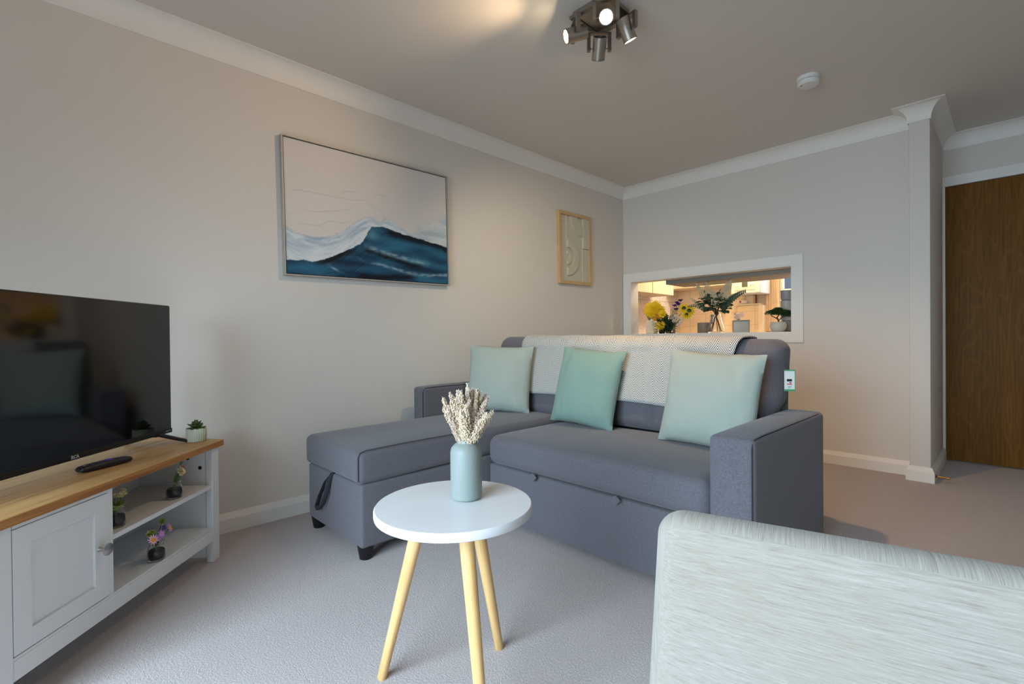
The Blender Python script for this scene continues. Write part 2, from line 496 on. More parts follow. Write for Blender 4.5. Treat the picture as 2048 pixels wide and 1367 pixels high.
t = thing('wall_cabinet', 'cream wall cabinet over the serving hatch, seen from below', 'cabinet', (-1.4, 4.39, 1.412))
obj('carcass', box(-.86, .7, -.19, .19, .002, .72), mat('cabinet_shade_grey', rgb(140, 132, 120), .6), t, smooth=False)  # shade of the unlit underside is put into this grey carcass colour
for x in (-.85, -.34, .19):
    obj('door', box(x, x+.50, .192, .212, .01, .71, .003, 1), KWALL, t)
t = thing('wall_cabinet', 'cream wall cabinet above the grey mosaic splashback at the left', 'cabinet', (-2.82, 4.68, 1.392))
obj('carcass', box(-.148, .13, -.46, .46, 0, .72), KWALL, t, smooth=False)
for y in (-.46, .003):
    obj('door', box(.132, .150, y, y+.455, 0, .72, .003, 1), KWALL, t)
t = thing('wall_cabinet', 'cream wall cabinet on the far kitchen wall left of the boiler', 'cabinet', (-2.60, 5.64, 1.50))
obj('carcass', box(-.34, .36, -.14, .155, 0, .62), KWALL, t, smooth=False)
for x in (-.335, .015):
    dd = obj('door', box(x, x+.34, -.162, -.142, 0, .62, .003, 1), KWALL, t)
    obj('panel', box(x+.05, x+.29, -.168, -.162, .05, .57, .002, 1), KWALL, dd)

t = thing('boiler', 'white wall boiler with small grey display on the far kitchen wall', 'boiler', (-2.005, 5.62, 1.385))
obj('casing', box(-.155, .155, -.165, .178, 0, .70, .012, 3), PLASTICW, t)
obj('control_panel', box(-.115, .10, -.170, -.164, .035, .16, .004, 2), CREAMJ, t)
obj('display', box(-.035, .025, -.174, -.169, .072, .125, .002, 1), GREYLCD, t)
for x in (-.085, .055, .08):
    obj('dial', lathe([(.012, 0), (.010, .006), (0, .006)], 14, mtx=Matrix.Translation((x, -.170, .095)) @ orient((0, -1, 0))), PLASTICW, t)
t = thing('pipe_boxing', 'cream boxed-in pipe ledge on the far wall beneath the boiler', 'boxing', (-2.05, 5.74, .0))
obj('panel', box(-.13, .10, -.06, .058, .0, 1.27, .003, 1), TILEB, t)
obj('ledge', box(-.16, .12, -.08, .058, 1.27, 1.285, .003, 1), KWALL, t)
obj('corner_post', box(.10, .155, -.075, .058, 0, 1.268, .003, 1), KWALL, t)
tag(obj('copper_pipe', tube([(-1.98, 5.70, 1.286), (-1.98, 5.70, 1.388)], .008, 10), mat('copper', rgb(100, 58, 36), .4, .8)), 'dark copper pipe running up from the ledge into the boiler', 'pipe')
tag(obj('duct', box(-2.10, -2.02, 5.72, 5.796, 1.286, 1.384, .003, 1), KWALL), 'short cream duct between the ledge and the boiler', 'duct')
t = thing('timer', 'small white controller with a red button standing on the ledge under the boiler', 'controller', (-2.13, 5.70, 1.286))
obj('housing', soft(-.055, .055, -.02, .02, 0, .05, .018, 3, (3, 2, 2)), PLASTICW, t)
obj('button', lathe([(.012, 0), (.010, .004), (0, .005)], 16, mtx=Matrix.Translation((-.015, -.02, .027)) @ orient((0, -1, 0))), REDD, t)

# ------------------------------------------------------------------ ornaments in the hatch
ZS = .9535
def ell_leaf(bm, base, d, L, w, up=Vector((0, 0, 1)), bend=.2, seg=5):
    """a slightly cupped leaf or petal"""
    d = Vector(d).normalized(); s = d.cross(up)
    if s.length < 1e-3: s = d.cross(Vector((1, 0, 0)))
    s.normalize(); n = s.cross(d); b = bmesh.new(); rows = []
    for i in range(seg+1):
        t = i/seg; ww = w*math.sin(PI*min(.97, .08+.9*t))**.8
        c = Vector(base)+d*L*t-n*bend*L*t*t
        rows.append([b.verts.new(c-s*ww*.5+n*.12*ww), b.verts.new(c), b.verts.new(c+s*ww*.5+n*.12*ww)])
    for a, c in zip(rows, rows[1:]):
        for k in range(2): b.faces.new((a[k], a[k+1], c[k+1], c[k]))
    merge(bm, b)
def flower_bm(c, d, r, layers=1, n=12, w=.3, cup=.35):
    bm = bmesh.new(); d = Vector(d).normalized(); M = orient(d).to_3x3()
    for l in range(layers):
        f = 1-l/(layers+.3); lift = cup+l*.9/layers
        for i in range(n):
            a = 2*PI*(i+.5*l+random.uniform(-.12, .12))/n
            v = M @ Vector((math.cos(a)*math.cos(lift), math.sin(a)*math.cos(lift), math.sin(lift)))
            ell_leaf(bm, Vector(c)+d*.004*l, v, r*f*random.uniform(.9, 1.08), r*w*2, d, .12, 3)
    return bm
def disc_bm(c, d, r, h=.4):
    return lathe([(r, -r*.2), (r*.95, r*h*.5), (r*.5, r*h), (0, r*h*1.1)], 12, mtx=Matrix.Translation(Vector(c)) @ orient(d))

# yellow bouquet in a glass vase
bx, by = -2.30, 4.32
t = thing('glass_vase', 'clear glass vase holding the yellow chrysanthemum bouquet in the hatch', 'vase', (bx, by, ZS))
obj('vessel', lathe([(.034, .001), (.040, .05), (.046, .12), (.043, .12), (.037, .05), (.030, .008), (0, .008)], 28), GLASS, t)
q = thing('flower_bouquet', 'mixed bouquet of yellow chrysanthemums, purple irises and white flowers in the hatch', 'flowers', (bx, by, ZS+.02))
heads = [(-.17, -.03, .225, .075, YELLOW, 4), (-.115, -.05, .235, .070, YELLOW, 4), (-.145, -.06, .185, .06, YELLOW, 4), (-.20, .0, .205, .055, CREAMP, 3), (-.085, -.02, .205, .06, YELLOW, 4),
         (-.025, -.07, .17, .042, YELLOW, 3), (-.065, -.06, .155, .036, ORANGE, 3), (-.10, -.08, .12, .022, ORANGE, 2), (-.03, -.10, .055, .045, YELLOW, 3),
         (.175, -.03, .21, .055, YELLOW, 2), (.225, -.03, .185, .058, YELLOW, 2), (.205, -.04, .15, .05, YELLOW, 2)]
for dx, dy, dz, r, m, lay in heads:
    dirv = (dx*.6+.25, -.8, .35)
    f = obj('blossom', flower_bm((dx, dy, dz), dirv, r*1.08, lay, 22 if lay > 2 else 15, .13, .25), m, q)
    if lay == 2 and r > .04: obj('flower_centre', disc_bm((dx+.004, dy-.012, dz+.005), dirv, r*.36, .5), DARKGREEN, f)
for dx, dz in ((.075, .235), (.10, .26), (.115, .245), (.09, .20), (.135, .28)):
    obj('iris', flower_bm((dx, -.02, dz), (random.uniform(-.3, .3), -.3, 1), .034, 2, 5, .4, .7), VIOLET, q)
for dx, dz in ((.085, .10), (.12, .125), (.15, .085), (.17, .11), (.06, .13), (.13, .06), (.10, .145)):
    obj('white_blossom', flower_bm((dx, -.05, dz), (.2, -.9, .3), .022, 2, 7, .36, .4), WHITEP, q)
b = bmesh.new()
for dx, dy, dz, r, m, lay in heads: tube([(dx*.05, 0, .0), (dx*.4, dy*.4, dz*.45), (dx, dy+.01, dz)], .0028, 6, b)
for dx, dz in ((.075, .225), (.10, .25), (.135, .27), (.09, .11), (.15, .10), (.04, .22), (.055, .21)): tube([(0, 0, 0), (dx*.5, -.01, dz*.5), (dx, -.02, dz)], .0026, 6, b)
obj('stems', b, GREEN, q)
b = bmesh.new()
for i in range(70):
    a = random.uniform(0, 2*PI); z = random.uniform(.0, .15)
    ell_leaf(b, (math.cos(a)*.03-.01, math.sin(a)*.03-.02, z), (math.cos(a)+.1, math.sin(a)*.6-.3, random.uniform(-.1, .9)), random.uniform(.07, .13), random.uniform(.018, .035), Vector((0, 0, 1)), random.uniform(.05, .4))
for i in range(14):
    ell_leaf(b, (random.uniform(-.02, .05), -.04, .0), (random.uniform(-.2, .7), -.35, random.uniform(.2, .8)), .17, .016, Vector((0, 0, 1)), .25)
obj('foliage', b, DARKGREEN, q)
b = bmesh.new()
for i in range(60):
    a = random.uniform(-1, 1); z = random.uniform(.0, .12)
    ell_leaf(b, (a*.05, -.03, z), (a+.1, -.5, random.uniform(-.1, 1)), random.uniform(.05, .11), random.uniform(.010, .024), Vector((0, 0, 1)), random.uniform(.05, .5))
obj('foliage', b, GREEN, q)

# cream jar with dried brown grass, and dark appliance beside it
t = thing('storage_jar', 'cream storage jar at the left end of the hatch', 'jar', (-2.50, 4.36, ZS))
obj('vessel', soft(-.045, .045, -.045, .045, 0, .135, .014, 3, (3, 3, 3)), CREAMJ, t)
obj('lid', lathe([(.036, .135), (.036, .145), (.01, .147), (.01, .155), (0, .157)], 24), STEEL, t)
t = thing('coffee_maker', 'black coffee maker half hidden behind the yellow bouquet', 'coffee maker', (-2.40, 4.50, ZS))
obj('body', box(-.07, .05, -.06, .06, 0, .14, .010, 3), BLACKP, t)
obj('jug', lathe([(.03, .0), (.042, .03), (.04, .08), (.032, .09), (0, .09)], 20, mtx=Matrix.Translation((.02, -.09, .0))), NAVY, t)
q = thing('dried_grass_bunch', 'small brown dried grass bunch behind the cream storage jar', 'dried grass', (-2.535, 4.47, ZS))
obj('pot', lathe([(.03, 0), (.036, .10), (.030, .10), (.028, .06), (0, .06)], 20), BLACKP, q)
b = bmesh.new()
for i in range(70):
    a = random.uniform(0, 2*PI); s = random.uniform(.1, 1)
    e = Vector((math.cos(a)*.13*s, math.sin(a)*.06*s, .22+.07*random.random()))
    tube([(0, 0, .06), e*.5+Vector((0, 0, .03)), e], [.0015, .0048, .0015], 5, b)
obj('stalks', b, BROWNG, q)

# rattan tin
t = thing('woven_canister', 'woven rattan-look canister between the two vases in the hatch', 'canister', (-1.955, 4.33, ZS))
obj('vessel', lathe([(.056, 0), (.058, .004), (.058, .093), (.055, .096), (.052, .094), (.052, .02), (0, .02)], 36), RATTAN, t)
obj('handle', tube([(.056, -.02, .09), (.085, -.03, .12), (.10, -.03, .16)], .006, 8), STEEL, t)
b = box(.075, .105, -.045, -.037, .08, .165, .004, 2)
obj('blade', b, STEEL, t)

# eucalyptus vase
ex, ey = -1.835, 4.30
t = thing('glass_vase', 'clear flared glass vase holding eucalyptus and astilbe stems', 'vase', (ex, ey, ZS))
obj('vessel', lathe([(.058, .001), (.070, .012), (.068, .05), (.048, .12), (.040, .17), (.046, .185), (.043, .185), (.037, .17), (.044, .12), (.064, .05), (.064, .014), (0, .010)], 32), GLASS, t)
q = thing('eucalyptus_bunch', 'dark eucalyptus bunch with cream astilbe plumes in the hatch', 'foliage', (ex, ey, ZS+.012))
b = bmesh.new()
ST = [(-.05, .03, .05, -.02), (.05, -.02, -.05, .0), (.0, .05, .02, -.03), (.045, .03, -.03, .02), (-.04, -.03, .04, .02), (-.02, -.05, -.01, .03)]
for x0, y0, x1, y1 in ST: tube([(x0*.9, y0*.8, 0), (x0*.2, y0*.2, .12), (x1*.8, y1, .24)], .0035, 6, b)
obj('stems', b, STEMB, q)
b = bmesh.new()
random.seed(11)
for i in range(105):
    a = random.uniform(0, 2*PI); rr = random.uniform(.02, .115)
    p = Vector((math.cos(a)*rr, math.sin(a)*rr*.6-.02, .165+random.uniform(-.02, .15)*(1-rr*2.4)+.03))
    ell_leaf(b, p, (math.cos(a)*.7, math.sin(a)*.6-.4, random.uniform(-.5, .5)), random.uniform(.04, .062), random.uniform(.036, .055), Vector((0, -.4, 1)), .15)
obj('round_leaves', b, EUCA, q)
b = bmesh.new()
def sprig(p0, p1, n, L, sag=0):
    p0, p1 = Vector(p0), Vector(p1); tube([p0, (p0+p1)/2+Vector((0, 0, .02)), p1], .002, 5, b)
    d = (p1-p0).normalized()
    for i in range(n):
        t = (i+1)/n; c = p0.lerp(p1, t)+Vector((0, 0, .04*t*(1-t)*2))
        for s in (-1, 1):
            v = d*.4+Vector((0, -.25, s*.8)); ell_leaf(b, c, v, L*(1.05-.75*t), L*.55*(1.05-.6*t), Vector((0, -1, .2)), .1)
sprig((.06, -.02, .2), (.27, -.05, .335), 12, .055); sprig((-.07, -.02, .2), (-.235, -.04, .235), 9, .035); sprig((.0, 0, .2), (-.09, -.02, .36), 6, .05)
sprig((.02, 0, .2), (.05, -.02, .36), 6, .045)
obj('sprigs', b, EUCA, q)
def plume(p0, p1, r):
    bm = bmesh.new(); p0, p1 = Vector(p0), Vector(p1); tube([p0, p1], .003, 5, bm)
    for i in range(240):
        t = random.random(); w = r*(1-t)**.8+.003; a = random.uniform(0, 2*PI)
        c = p0.lerp(p1, .15+.85*t)+Vector((math.cos(a)*w, math.sin(a)*w, random.uniform(-.5, 1)*w))
        bmesh.ops.create_icosphere(bm, subdivisions=1, radius=random.uniform(.0028, .0048), matrix=Matrix.Translation(c))
    return bm
for p0, p1, r in (((-.06, -.03, .25), (-.165, -.03, .445), .035), ((-.02, -.03, .26), (-.085, -.02, .475), .035), ((.05, -.03, .24), (.13, -.05, .43), .035), ((.10, -.03, .26), (.155, -.04, .445), .025), ((-.10, -.03, .2), (-.215, -.03, .31), .02), ((.02, -.05, .22), (.01, -.06, .36), .03)):
    obj('astilbe_plume', plume(p0, p1, r), PLUMEM, q)

# patterned tin, small cotton sprig
t = thing('storage_tin', 'square grey patterned storage tin right of the eucalyptus vase', 'tin', (-1.625, 4.32, ZS), R(28))
obj('vessel', box(-.065, .055, -.055, .055, 0, .098, .006, 2), TINPAT, t)
obj('lid', box(-.066, .056, -.056, .056, .0985, .108, .004, 2), mat('tin_lid', rgb(160, 158, 152), .35, .4), t)
obj('steel_edge', box(.0555, .060, -.058, -.046, 0, .108, .001, 1), STEEL, t)
q = thing('cotton_sprig', 'pinkish white cotton blossom sprig behind the patterned tin', 'flowers', (-1.70, 4.46, ZS))
obj('bottle', lathe([(.024, 0), (.026, .07), (.012, .10), (.012, .12), (.009, .12), (0, .11)], 18), STEMB, q)
b = bmesh.new()
for i in range(12):
    c = Vector((random.uniform(-.035, .035), random.uniform(-.02, .02), .13+random.uniform(0, .05)))
    bmesh.ops.create_icosphere(b, subdivisions=2, radius=random.uniform(.010, .014), matrix=Matrix.Translation(c))
    tube([(0, 0, .1), c], .0015, 5, b)
obj('blossoms', b, mat('cotton', rgb(238, 214, 196), .8), q)

# bonsai
t = thing('potted_bonsai', 'small dark green bonsai in a round white pot in front of the mugs', 'plant', (-1.295, 4.20, ZS))
obj('pot', lathe([(.030, 0), (.048, .012), (.060, .040), (.058, .066), (.048, .080), (.043, .080), (.050, .060), (0, .055)], 36), WPOT, t)
b = tube([(0, 0, .055), (.004, 0, .09), (-.006, -.005, .115), (.01, -.01, .135)], [.008, .007, .006, .004], 8)
tube([(.0, 0, .09), (.03, 0, .115), (.055, 0, .125)], .004, 6, b); tube([(0, 0, .10), (-.03, 0, .12), (-.05, 0, .13)], .004, 6, b)
obj('trunk', b, STEMB, t)
b = bmesh.new()
for cx, cz, rx, rz in ((-.045, .145, .050, .022), (.0, .160, .05, .026), (.05, .140, .055, .026), (.075, .125, .04, .022), (-.005, .138, .05, .02)):
    for i in range(330):
        a, e = random.uniform(0, 2*PI), random.uniform(-.4, 1.4)
        v = Vector((math.cos(a)*math.cos(e)*rx, math.sin(a)*math.cos(e)*rx*.8, math.sin(e)*rz))
        ell_leaf(b, Vector((cx, -.005, cz))+v*.8, v+Vector((0, 0, .02)), .018, .008, Vector((0, 0, 1)), .1, 2)
obj('foliage', b, mat('bonsai_green', rgb(46, 84, 32), .6), t)

# mugs on a rack
mx, my = -1.275, 4.34
t = thing('mug_rack', 'dark wire rack holding the stacked mugs at the right end of the hatch', 'rack', (mx, my, ZS))
obj('base_ring', lathe([(.052, 0), (.056, .003), (.052, .006), (.045, .006), (.045, 0)], 30, cap=False), NAVY, t)
obj('post', tube([(.052, -.012, .003), (.052, -.012, .345)], .0035, 8), NAVY, t)
obj('post', tube([(-.035, .052, .003), (-.035, .052, .345)], .0035, 8), NAVY, t)
mugm = [MUG, MUGW, MUGW, MUGPAT]
labs = ['grey stacking mug at the bottom of the stack beside the hatch jamb', 'plain pale grey stacking mug, second from the bottom of the stack', 'plain pale grey stacking mug just under the patterned mug', 'grey geometric patterned mug on top of the stack']
for i in range(4):
    z = ZS+.0065+i*.083
    q = thing('mug', labs[i], 'mug', (mx, my, z), 0, 'stacked mugs in the hatch')
    obj('cup', lathe([(.030, 0), (.038, .004), (.043, .02), (.044, .082), (.041, .082), (.040, .02), (0, .008)], 30), mugm[i], q)
    obj('handle', tube([(.038, -.012, .070), (.062, -.02, .068), (.072, -.022, .045), (.062, -.02, .022), (.040, -.012, .016)], .0045, 8), NAVY, q)

# ------------------------------------------------------------------ wall art
PA = R(0)
pz0, pz1, py0, py1 = 1.268, 1.994, .888, 1.940
t = thing('framed_painting', 'large landscape wave painting in a thin silver floating frame on the left wall', 'painting', (XL, (py0+py1)/2, (pz0+pz1)/2))
t.rotation_euler = (R(.9), 0, 0)
W, H = (py1-py0)/2, (pz1-pz0)/2
FR = mat('champagne_frame', rgb(176, 170, 160), .45, .15)
b = bmesh.new()
for y0, y1, z0, z1 in ((-W, -W+.007, -H, H), (W-.007, W, -H, H), (-W+.007, W-.007, -H, -H+.007), (-W+.007, W-.007, H-.007, H)):
    box(.001, .033, y0, y1, z0, z1, bm=b)
obj('frame', b, FR, t, smooth=False)
obj('backing', box(.002, .006, -W+.007, W-.007, -H+.007, H-.007), mat('dark_gap', rgb(30, 26, 24), .8), t, smooth=False)

def interp(pl, x):
    if x <= pl[0][0]: return pl[0][1]
    for (a, p), (c, q_) in zip(pl, pl[1:]):
        if x <= c: return p+(q_-p)*(x-a)/(c-a)
    return pl[-1][1]
def uv_of(x, y):
    t_ = (x-165)/1238.; u = t_/(1.29-.29*t_)
    yt, yb = 120+t_*315, 1160+t_*80
    return (u, (yb-y)/(yb-yt))
cv = lambda L: [uv_of(*p) for p in L]
DARKTOP = cv([(165, 1062), (280, 1062), (370, 1075), (470, 1052), (560, 1020), (660, 975), (745, 935), (785, 880), (800, 845), (830, 805), (900, 806), (945, 818), (1020, 845), (1100, 872), (1200, 900), (1290, 928), (1403, 962)])
FOAM = cv([(165, 800), (230, 845), (350, 882), (430, 892), (500, 882), (600, 850), (680, 790), (740, 755), (810, 728), (850, 752), (900, 770), (930, 740), (980, 750), (1040, 805), (1110, 858), (1160, 880), (1300, 925), (1403, 955)])
HAZE = cv([(1100, 850), (1180, 805), (1280, 772), (1403, 735)])
STR = [(cv([(745, 950), (800, 965), (900, 1000), (1000, 1030), (1120, 1065), (1300, 1092)]), .022, .75), (cv([(790, 1078), (900, 1100), (1000, 1130), (1100, 1160), (1230, 1172), (1403, 1178)]), .016, .7), (cv([(465, 1075), (520, 1115), (580, 1150), (650, 1175)]), .010, .9), (cv([(690, 1030), (760, 1075), (840, 1100)]), .010, .4)]
BLK = [(cv([(925, 838), (990, 860), (1100, 885), (1250, 925), (1403, 975)]), .030), (cv([(745, 965), (850, 1000), (1000, 1055), (1120, 1095), (1250, 1115)]), .024), (cv([(370, 1080), (470, 1065), (560, 1035), (700, 975), (745, 955)]), .024), (cv([(700, 1185), (850, 1195), (1050, 1190), (1200, 1195)]), .03)]
RIDGE = [cv([(190, 528), (280, 528), (400, 550), (550, 580), (700, 605), (770, 605), (850, 660), (960, 735)]), cv([(560, 560), (640, 538), (750, 545)]), cv([(830, 555), (920, 570), (980, 600)]), cv([(290, 675), (380, 692), (520, 690), (660, 675), (720, 625)]), cv([(245, 770), (330, 792), (430, 795), (500, 765), (600, 778), (680, 770)])]
def lerp3(a, b_, t_): return tuple(a[i]+(b_[i]-a[i])*t_ for i in range(3))
def sm(a, b_, x):
    t_ = max(0, min(1, (x-a)/(b_-a))); return t_*t_*(3-2*t_)
def wave_col(u, v):
    n1 = noise.noise(Vector((u*6, v*22, 1.3))); n2 = noise.noise(Vector((u*30, v*60, 5))); n3 = noise.noise(Vector((u*90, v*120, 9))); n4 = noise.noise(Vector((u*5, 3.3, 2)))
    sky = lerp3((222, 212, 205), (214, 206, 200), v)
    c = sky
    h = 0
    for rl in RIDGE:
        if rl[0][0] <= u <= rl[-1][0]:
            d = v-interp(rl, u)-n2*.004
            k = math.exp(-(d/.0045)**2)*sm(0, .05, u-rl[0][0])*sm(0, .05, rl[-1][0]-u)
            c = lerp3(c, (186, 182, 182), .38*k); h += .0014*math.exp(-((d-.006)/.007)**2)*sm(0, .05, u-rl[0][0])*sm(0, .05, rl[-1][0]-u)
    f = interp(FOAM, u)+n2*.012
    dk = interp(DARKTOP, u)+n2*.007+n3*.004
    n5 = noise.noise(Vector((u*9, (v-f)*42, 4))); n6 = noise.noise(Vector((u*26, (v-f)*90, 14)))
    if v > f and v < .62: h += .0006*(noise.noise(Vector((u*5, v*38+u*3, 8))))*sm(.62, .5, v); c = lerp3(c, (206, 204, 206), max(0, noise.noise(Vector((u*7, v*40-u*4, 3))))*.5*sm(.62, .48, v))
    pale = sm(f+.012, f-.012, v)
    hz = sm(interp(HAZE, u)+.07, interp(HAZE, u)-.09, v+n2*.03)*.8*sm(.66, .86, u)
    if hz > 0: c = lerp3(c, lerp3((156, 178, 188), (200, 208, 212), max(0, min(1, .5+n1+n6*.5))), hz)
    if u > .74: pale *= sm(.80, .74, u)
    if pale > 0:
        g = sm(dk, f, v)
        body = lerp3((214, 220, 224), (150, 172, 192), max(0, min(1, g*.25+.15+n5*1.0+n6*.35+(.5-abs(g-.6))*.8)))
        body = lerp3(body, (222, 225, 226), sm(.22, .02, v-dk)*.8*(.7+n6*.8))
        edge = math.exp(-((v-f)/.012)**2)
        body = lerp3(body, (120, 145, 165), .45*edge*(.6+n3))
        c = lerp3(c, body, pale); h += .0016*pale*(.6+n5+n6)
    dd = sm(dk+.004, dk-.004, v)
    if dd > 0:
        w = (24+n1*16, 66+n1*30, 92+n1*34)
        w = lerp3(w, (44, 104, 132), max(0, min(1, .35+1.2*noise.noise(Vector((u*4, v*14, 20))))))
        tealp = math.exp(-((u-.475)/.05)**2-((v-.365)/.05)**2); w = lerp3(w, (96, 146, 166), .8*tealp)
        for bl, wd in BLK:
            if bl[0][0]-.02 <= u <= bl[-1][0]:
                w = lerp3(w, (8, 14, 24), .92*sm(-.02, .06, u-bl[0][0])*(sm(0, .10, bl[-1][0]-u) if bl[-1][0] < .99 else 1)*math.exp(-((v-interp(bl, u)-n2*.01)/wd)**2))
        for sl, wd, st in STR:
            if sl[0][0] <= u <= sl[-1][0]:
                k = math.exp(-((v-interp(sl, u)-n4*.012)/wd)**2)*st*max(0, min(1, .75+n2*.9))*sm(0, .05, u-sl[0][0])*(sm(0, .12, sl[-1][0]-u) if sl[-1][0] < .99 else 1)
                w = lerp3(w, (168, 192, 204), k)
        c = lerp3(c, w, dd); h += .001*n1*dd
    return c, h
NU, NV = 330, 230
bm = bmesh.new(); lay = bm.verts.layers.float_color.new('art')
cw, chh = W-.012, H-.012
rows = []
for j in range(NV+1):
    r_ = []
    for i in range(NU+1):
        u, v = i/NU, j/NV
        c, h = wave_col(u, v)
        vv = bm.verts.new((.026+h, -cw+2*cw*u, -chh+2*chh*v)); vv[lay] = (lin(max(0, c[0])), lin(max(0, c[1])), lin(max(0, c[2])), 1)
        r_.append(vv)
    rows.append(r_)
for a, c in zip(rows, rows[1:]):
    for i in range(NU): bm.faces.new((a[i], a[i+1], c[i+1], c[i]))
# canvas edges and back
bb = [bm.verts.new((.007, y, z)) for y, z in ((-cw, -chh), (cw, -chh), (cw, chh), (-cw, chh))]
for vv in bb: vv[lay] = (lin(200), lin(190), lin(182), 1)
cs = [rows[0], [r_[-1] for r_ in rows], list(reversed(rows[-1])), [r_[0] for r_ in reversed(rows)]]
for k in range(4):
    bm.faces.new([bb[(k+1) % 4], bb[k]]+cs[k])
bm.faces.new(bb)
ART = mat('wave_paint', rgb(200, 200, 200), .55, spec=.3)
N, L, p = nt(ART); at = N.new('ShaderNodeAttribute'); at.attribute_name = 'art'; L.new(at.outputs['Color'], p.inputs['Base Color'])
obj('canvas', bm, ART, t, ang=60)

# beige relief panel
rz0, rz1, ry0, ry1 = 1.382, 1.990, 3.082, 3.520
t = thing('relief_artwork', 'small beige abstract relief panel in a light wood frame near the corner', 'wall art', (XL, (ry0+ry1)/2, (rz0+rz1)/2))
t.rotation_euler = (R(.7), 0, 0)
W2, H2 = (ry1-ry0)/2, (rz1-rz0)/2
b = bmesh.new(); fw = .026
for y0, y1, z0, z1 in ((-W2, -W2+fw, -H2, H2), (W2-fw, W2, -H2, H2), (-W2+fw, W2-fw, -H2, -H2+fw), (-W2+fw, W2-fw, H2-fw, H2)):
    box(.001, .030, y0, y1, z0, z1, bm=b)
obj('frame', b, LIGHTWOOD, t, smooth=False)
RELIEF = paint('relief_plaster', rgb(204, 198, 178), .8, .2)
b = box(.002, .008, -W2+fw, W2-fw, -H2+fw, H2-fw)
w2, h2 = W2-fw, H2-fw
def plate(poly, d0=.008, d1=.014): prism(poly, d1-d0, 'x', d0, b)
plate([(w2*.55, -h2), (w2, -h2), (w2, h2*.05), (w2*.55, h2*.05)], d1=.015); plate([(w2*.58, h2*.06), (w2, h2*.06), (w2, h2), (w2*.58, h2)], d1=.024)
plate([(-w2*.55, h2*.25), (-w2*.50, h2*.25), (-w2*.50, h2), (-w2*.55, h2)])
cy_, cz_ = -w2*.53, -h2*.28
def ring(c0, c1, r0, r1, a0, a1, d1):
    n = 28; o_ = [(c0+r1*math.cos(a0+(a1-a0)*i/n), c1+r1*math.sin(a0+(a1-a0)*i/n)) for i in range(n+1)]
    i_ = [(c0+r0*math.cos(a0+(a1-a0)*i/n), c1+r0*math.sin(a0+(a1-a0)*i/n)) for i in range(n+1)]
    for k in range(n): plate([i_[k], o_[k], o_[k+1], i_[k+1]], d1=d1)
ring(cy_, cz_, .085, .150, -PI/2, PI/2, .024); ring(cy_, cz_, .030, .060, -PI*.5, PI/2, .020)
ring(w2*.57, h2, .07, .16, PI, 1.5*PI, .018)
obj('relief_panel', b, RELIEF, t, smooth=False)

# ------------------------------------------------------------------ smoke detector
t = thing('smoke_detector', 'round white smoke detector on the ceiling', 'smoke detector', (-.785, 3.065, ZC))
obj('base', lathe([(.056, 0), (.056, -.014), (.053, -.016), (.053, -.020), (0, -.020)], 40), PLASTICW, t)
obj('cover', lathe([(.048, -.020), (.054, -.024), (.054, -.038), (.046, -.046), (0, -.048)], 40), PLASTICW, t)
obj('test_button', lathe([(.018, -.0475), (.017, -.0495), (0, -.050)], 24, mtx=Matrix.Translation((-.008, -.012, 0))), PLASTICW, t)
obj('led', box(-.03, -.022, -.031, -.028, -.0485, -.0455), INK, t)

# ------------------------------------------------------------------ ceiling spotlights
def spotlight(name, label, loc, rz, heads):
    t = thing(name, label, 'ceiling light', loc, rz)
    a = .088
    b = bmesh.new()
    box(-a, a, -a, a, -.020, 0, .002, 1, bm=b)
    obj('base_plate', b, STEEL, t)
    b = bmesh.new()
    for s in (-1, 1):
        box(s*.088-.011, s*.088+.011, -.10, .10, -.026, -.0205, .001, 1, bm=b)
        box(-.098, .098, s*.088-.011, s*.088+.011, -.0325, -.0265, .001, 1, bm=b)
    obj('cross_bar', b, DARKSTEEL, t)
    for (hx, hy, hz, d, lit) in heads:
        d = Vector(d).normalized(); M = Matrix.Translation((hx, hy, hz)) @ orient(d)
        L0, L1, r = -.048, .045, .030
        hd = obj('spot_head', lathe([(r, L1), (r, L0), (r-.002, L0), (r-.002, L0+.03), (0, L0+.03)]+([] if False else []), 36, mtx=M, cap=False), STEEL, t)
        obj('lamp_ring', lathe([(r, L1), (r, L1-.004), (r-.004, L1-.004), (r-.004, L1)], 36, mtx=M, cap=False), STEEL, hd)
        if lit is not None:
            obj('bulb', lathe([(r-.004, L1-.006), (r-.006, L1-.003), (0, L1-.002)], 30, mtx=M), BULB, hd)
        side = d.cross(Vector((0, 0, 1))).normalized()
        b = bmesh.new()
        top = Vector((hx, hy, -.034)); w = side*.0475
        for s in (-1, 1):
            p1 = Vector((hx, hy, hz))+w*s
            o_ = Vector((side.y, -side.x, 0))*.0085
            th = side*.0075
            zt, zb = -.036, hz-.012
            vs = [b.verts.new((p1+o_*e+th*f).xy.to_3d()+Vector((0, 0, z))) for z in (zt, zb) for e, f in ((-1, -1), (1, -1), (1, 1), (-1, 1))]
            for q4 in ((0, 1, 2, 3), (7, 6, 5, 4), (0, 4, 5, 1), (1, 5, 6, 2), (2, 6, 7, 3), (3, 7, 4, 0)): b.faces.new([vs[i] for i in q4])
            tube([p1, Vector((hx, hy, hz))+side*s*.029], .003, 8, b)
        o_ = Vector((side.y, -side.x, 0))*.0085
        vs = [b.verts.new((top+w*s*1.15+o_*e).xy.to_3d()+Vector((0, 0, z))) for z in (-.033, -.040) for s, e in ((-1, -1), (1, -1), (1, 1), (-1, 1))]
        for q4 in ((0, 1, 2, 3), (7, 6, 5, 4), (0, 4, 5, 1), (1, 5, 6, 2), (2, 6, 7, 3), (3, 7, 4, 0)): b.faces.new([vs[i] for i in q4])
        obj('bracket', b, DARKSTEEL, hd)
    return t
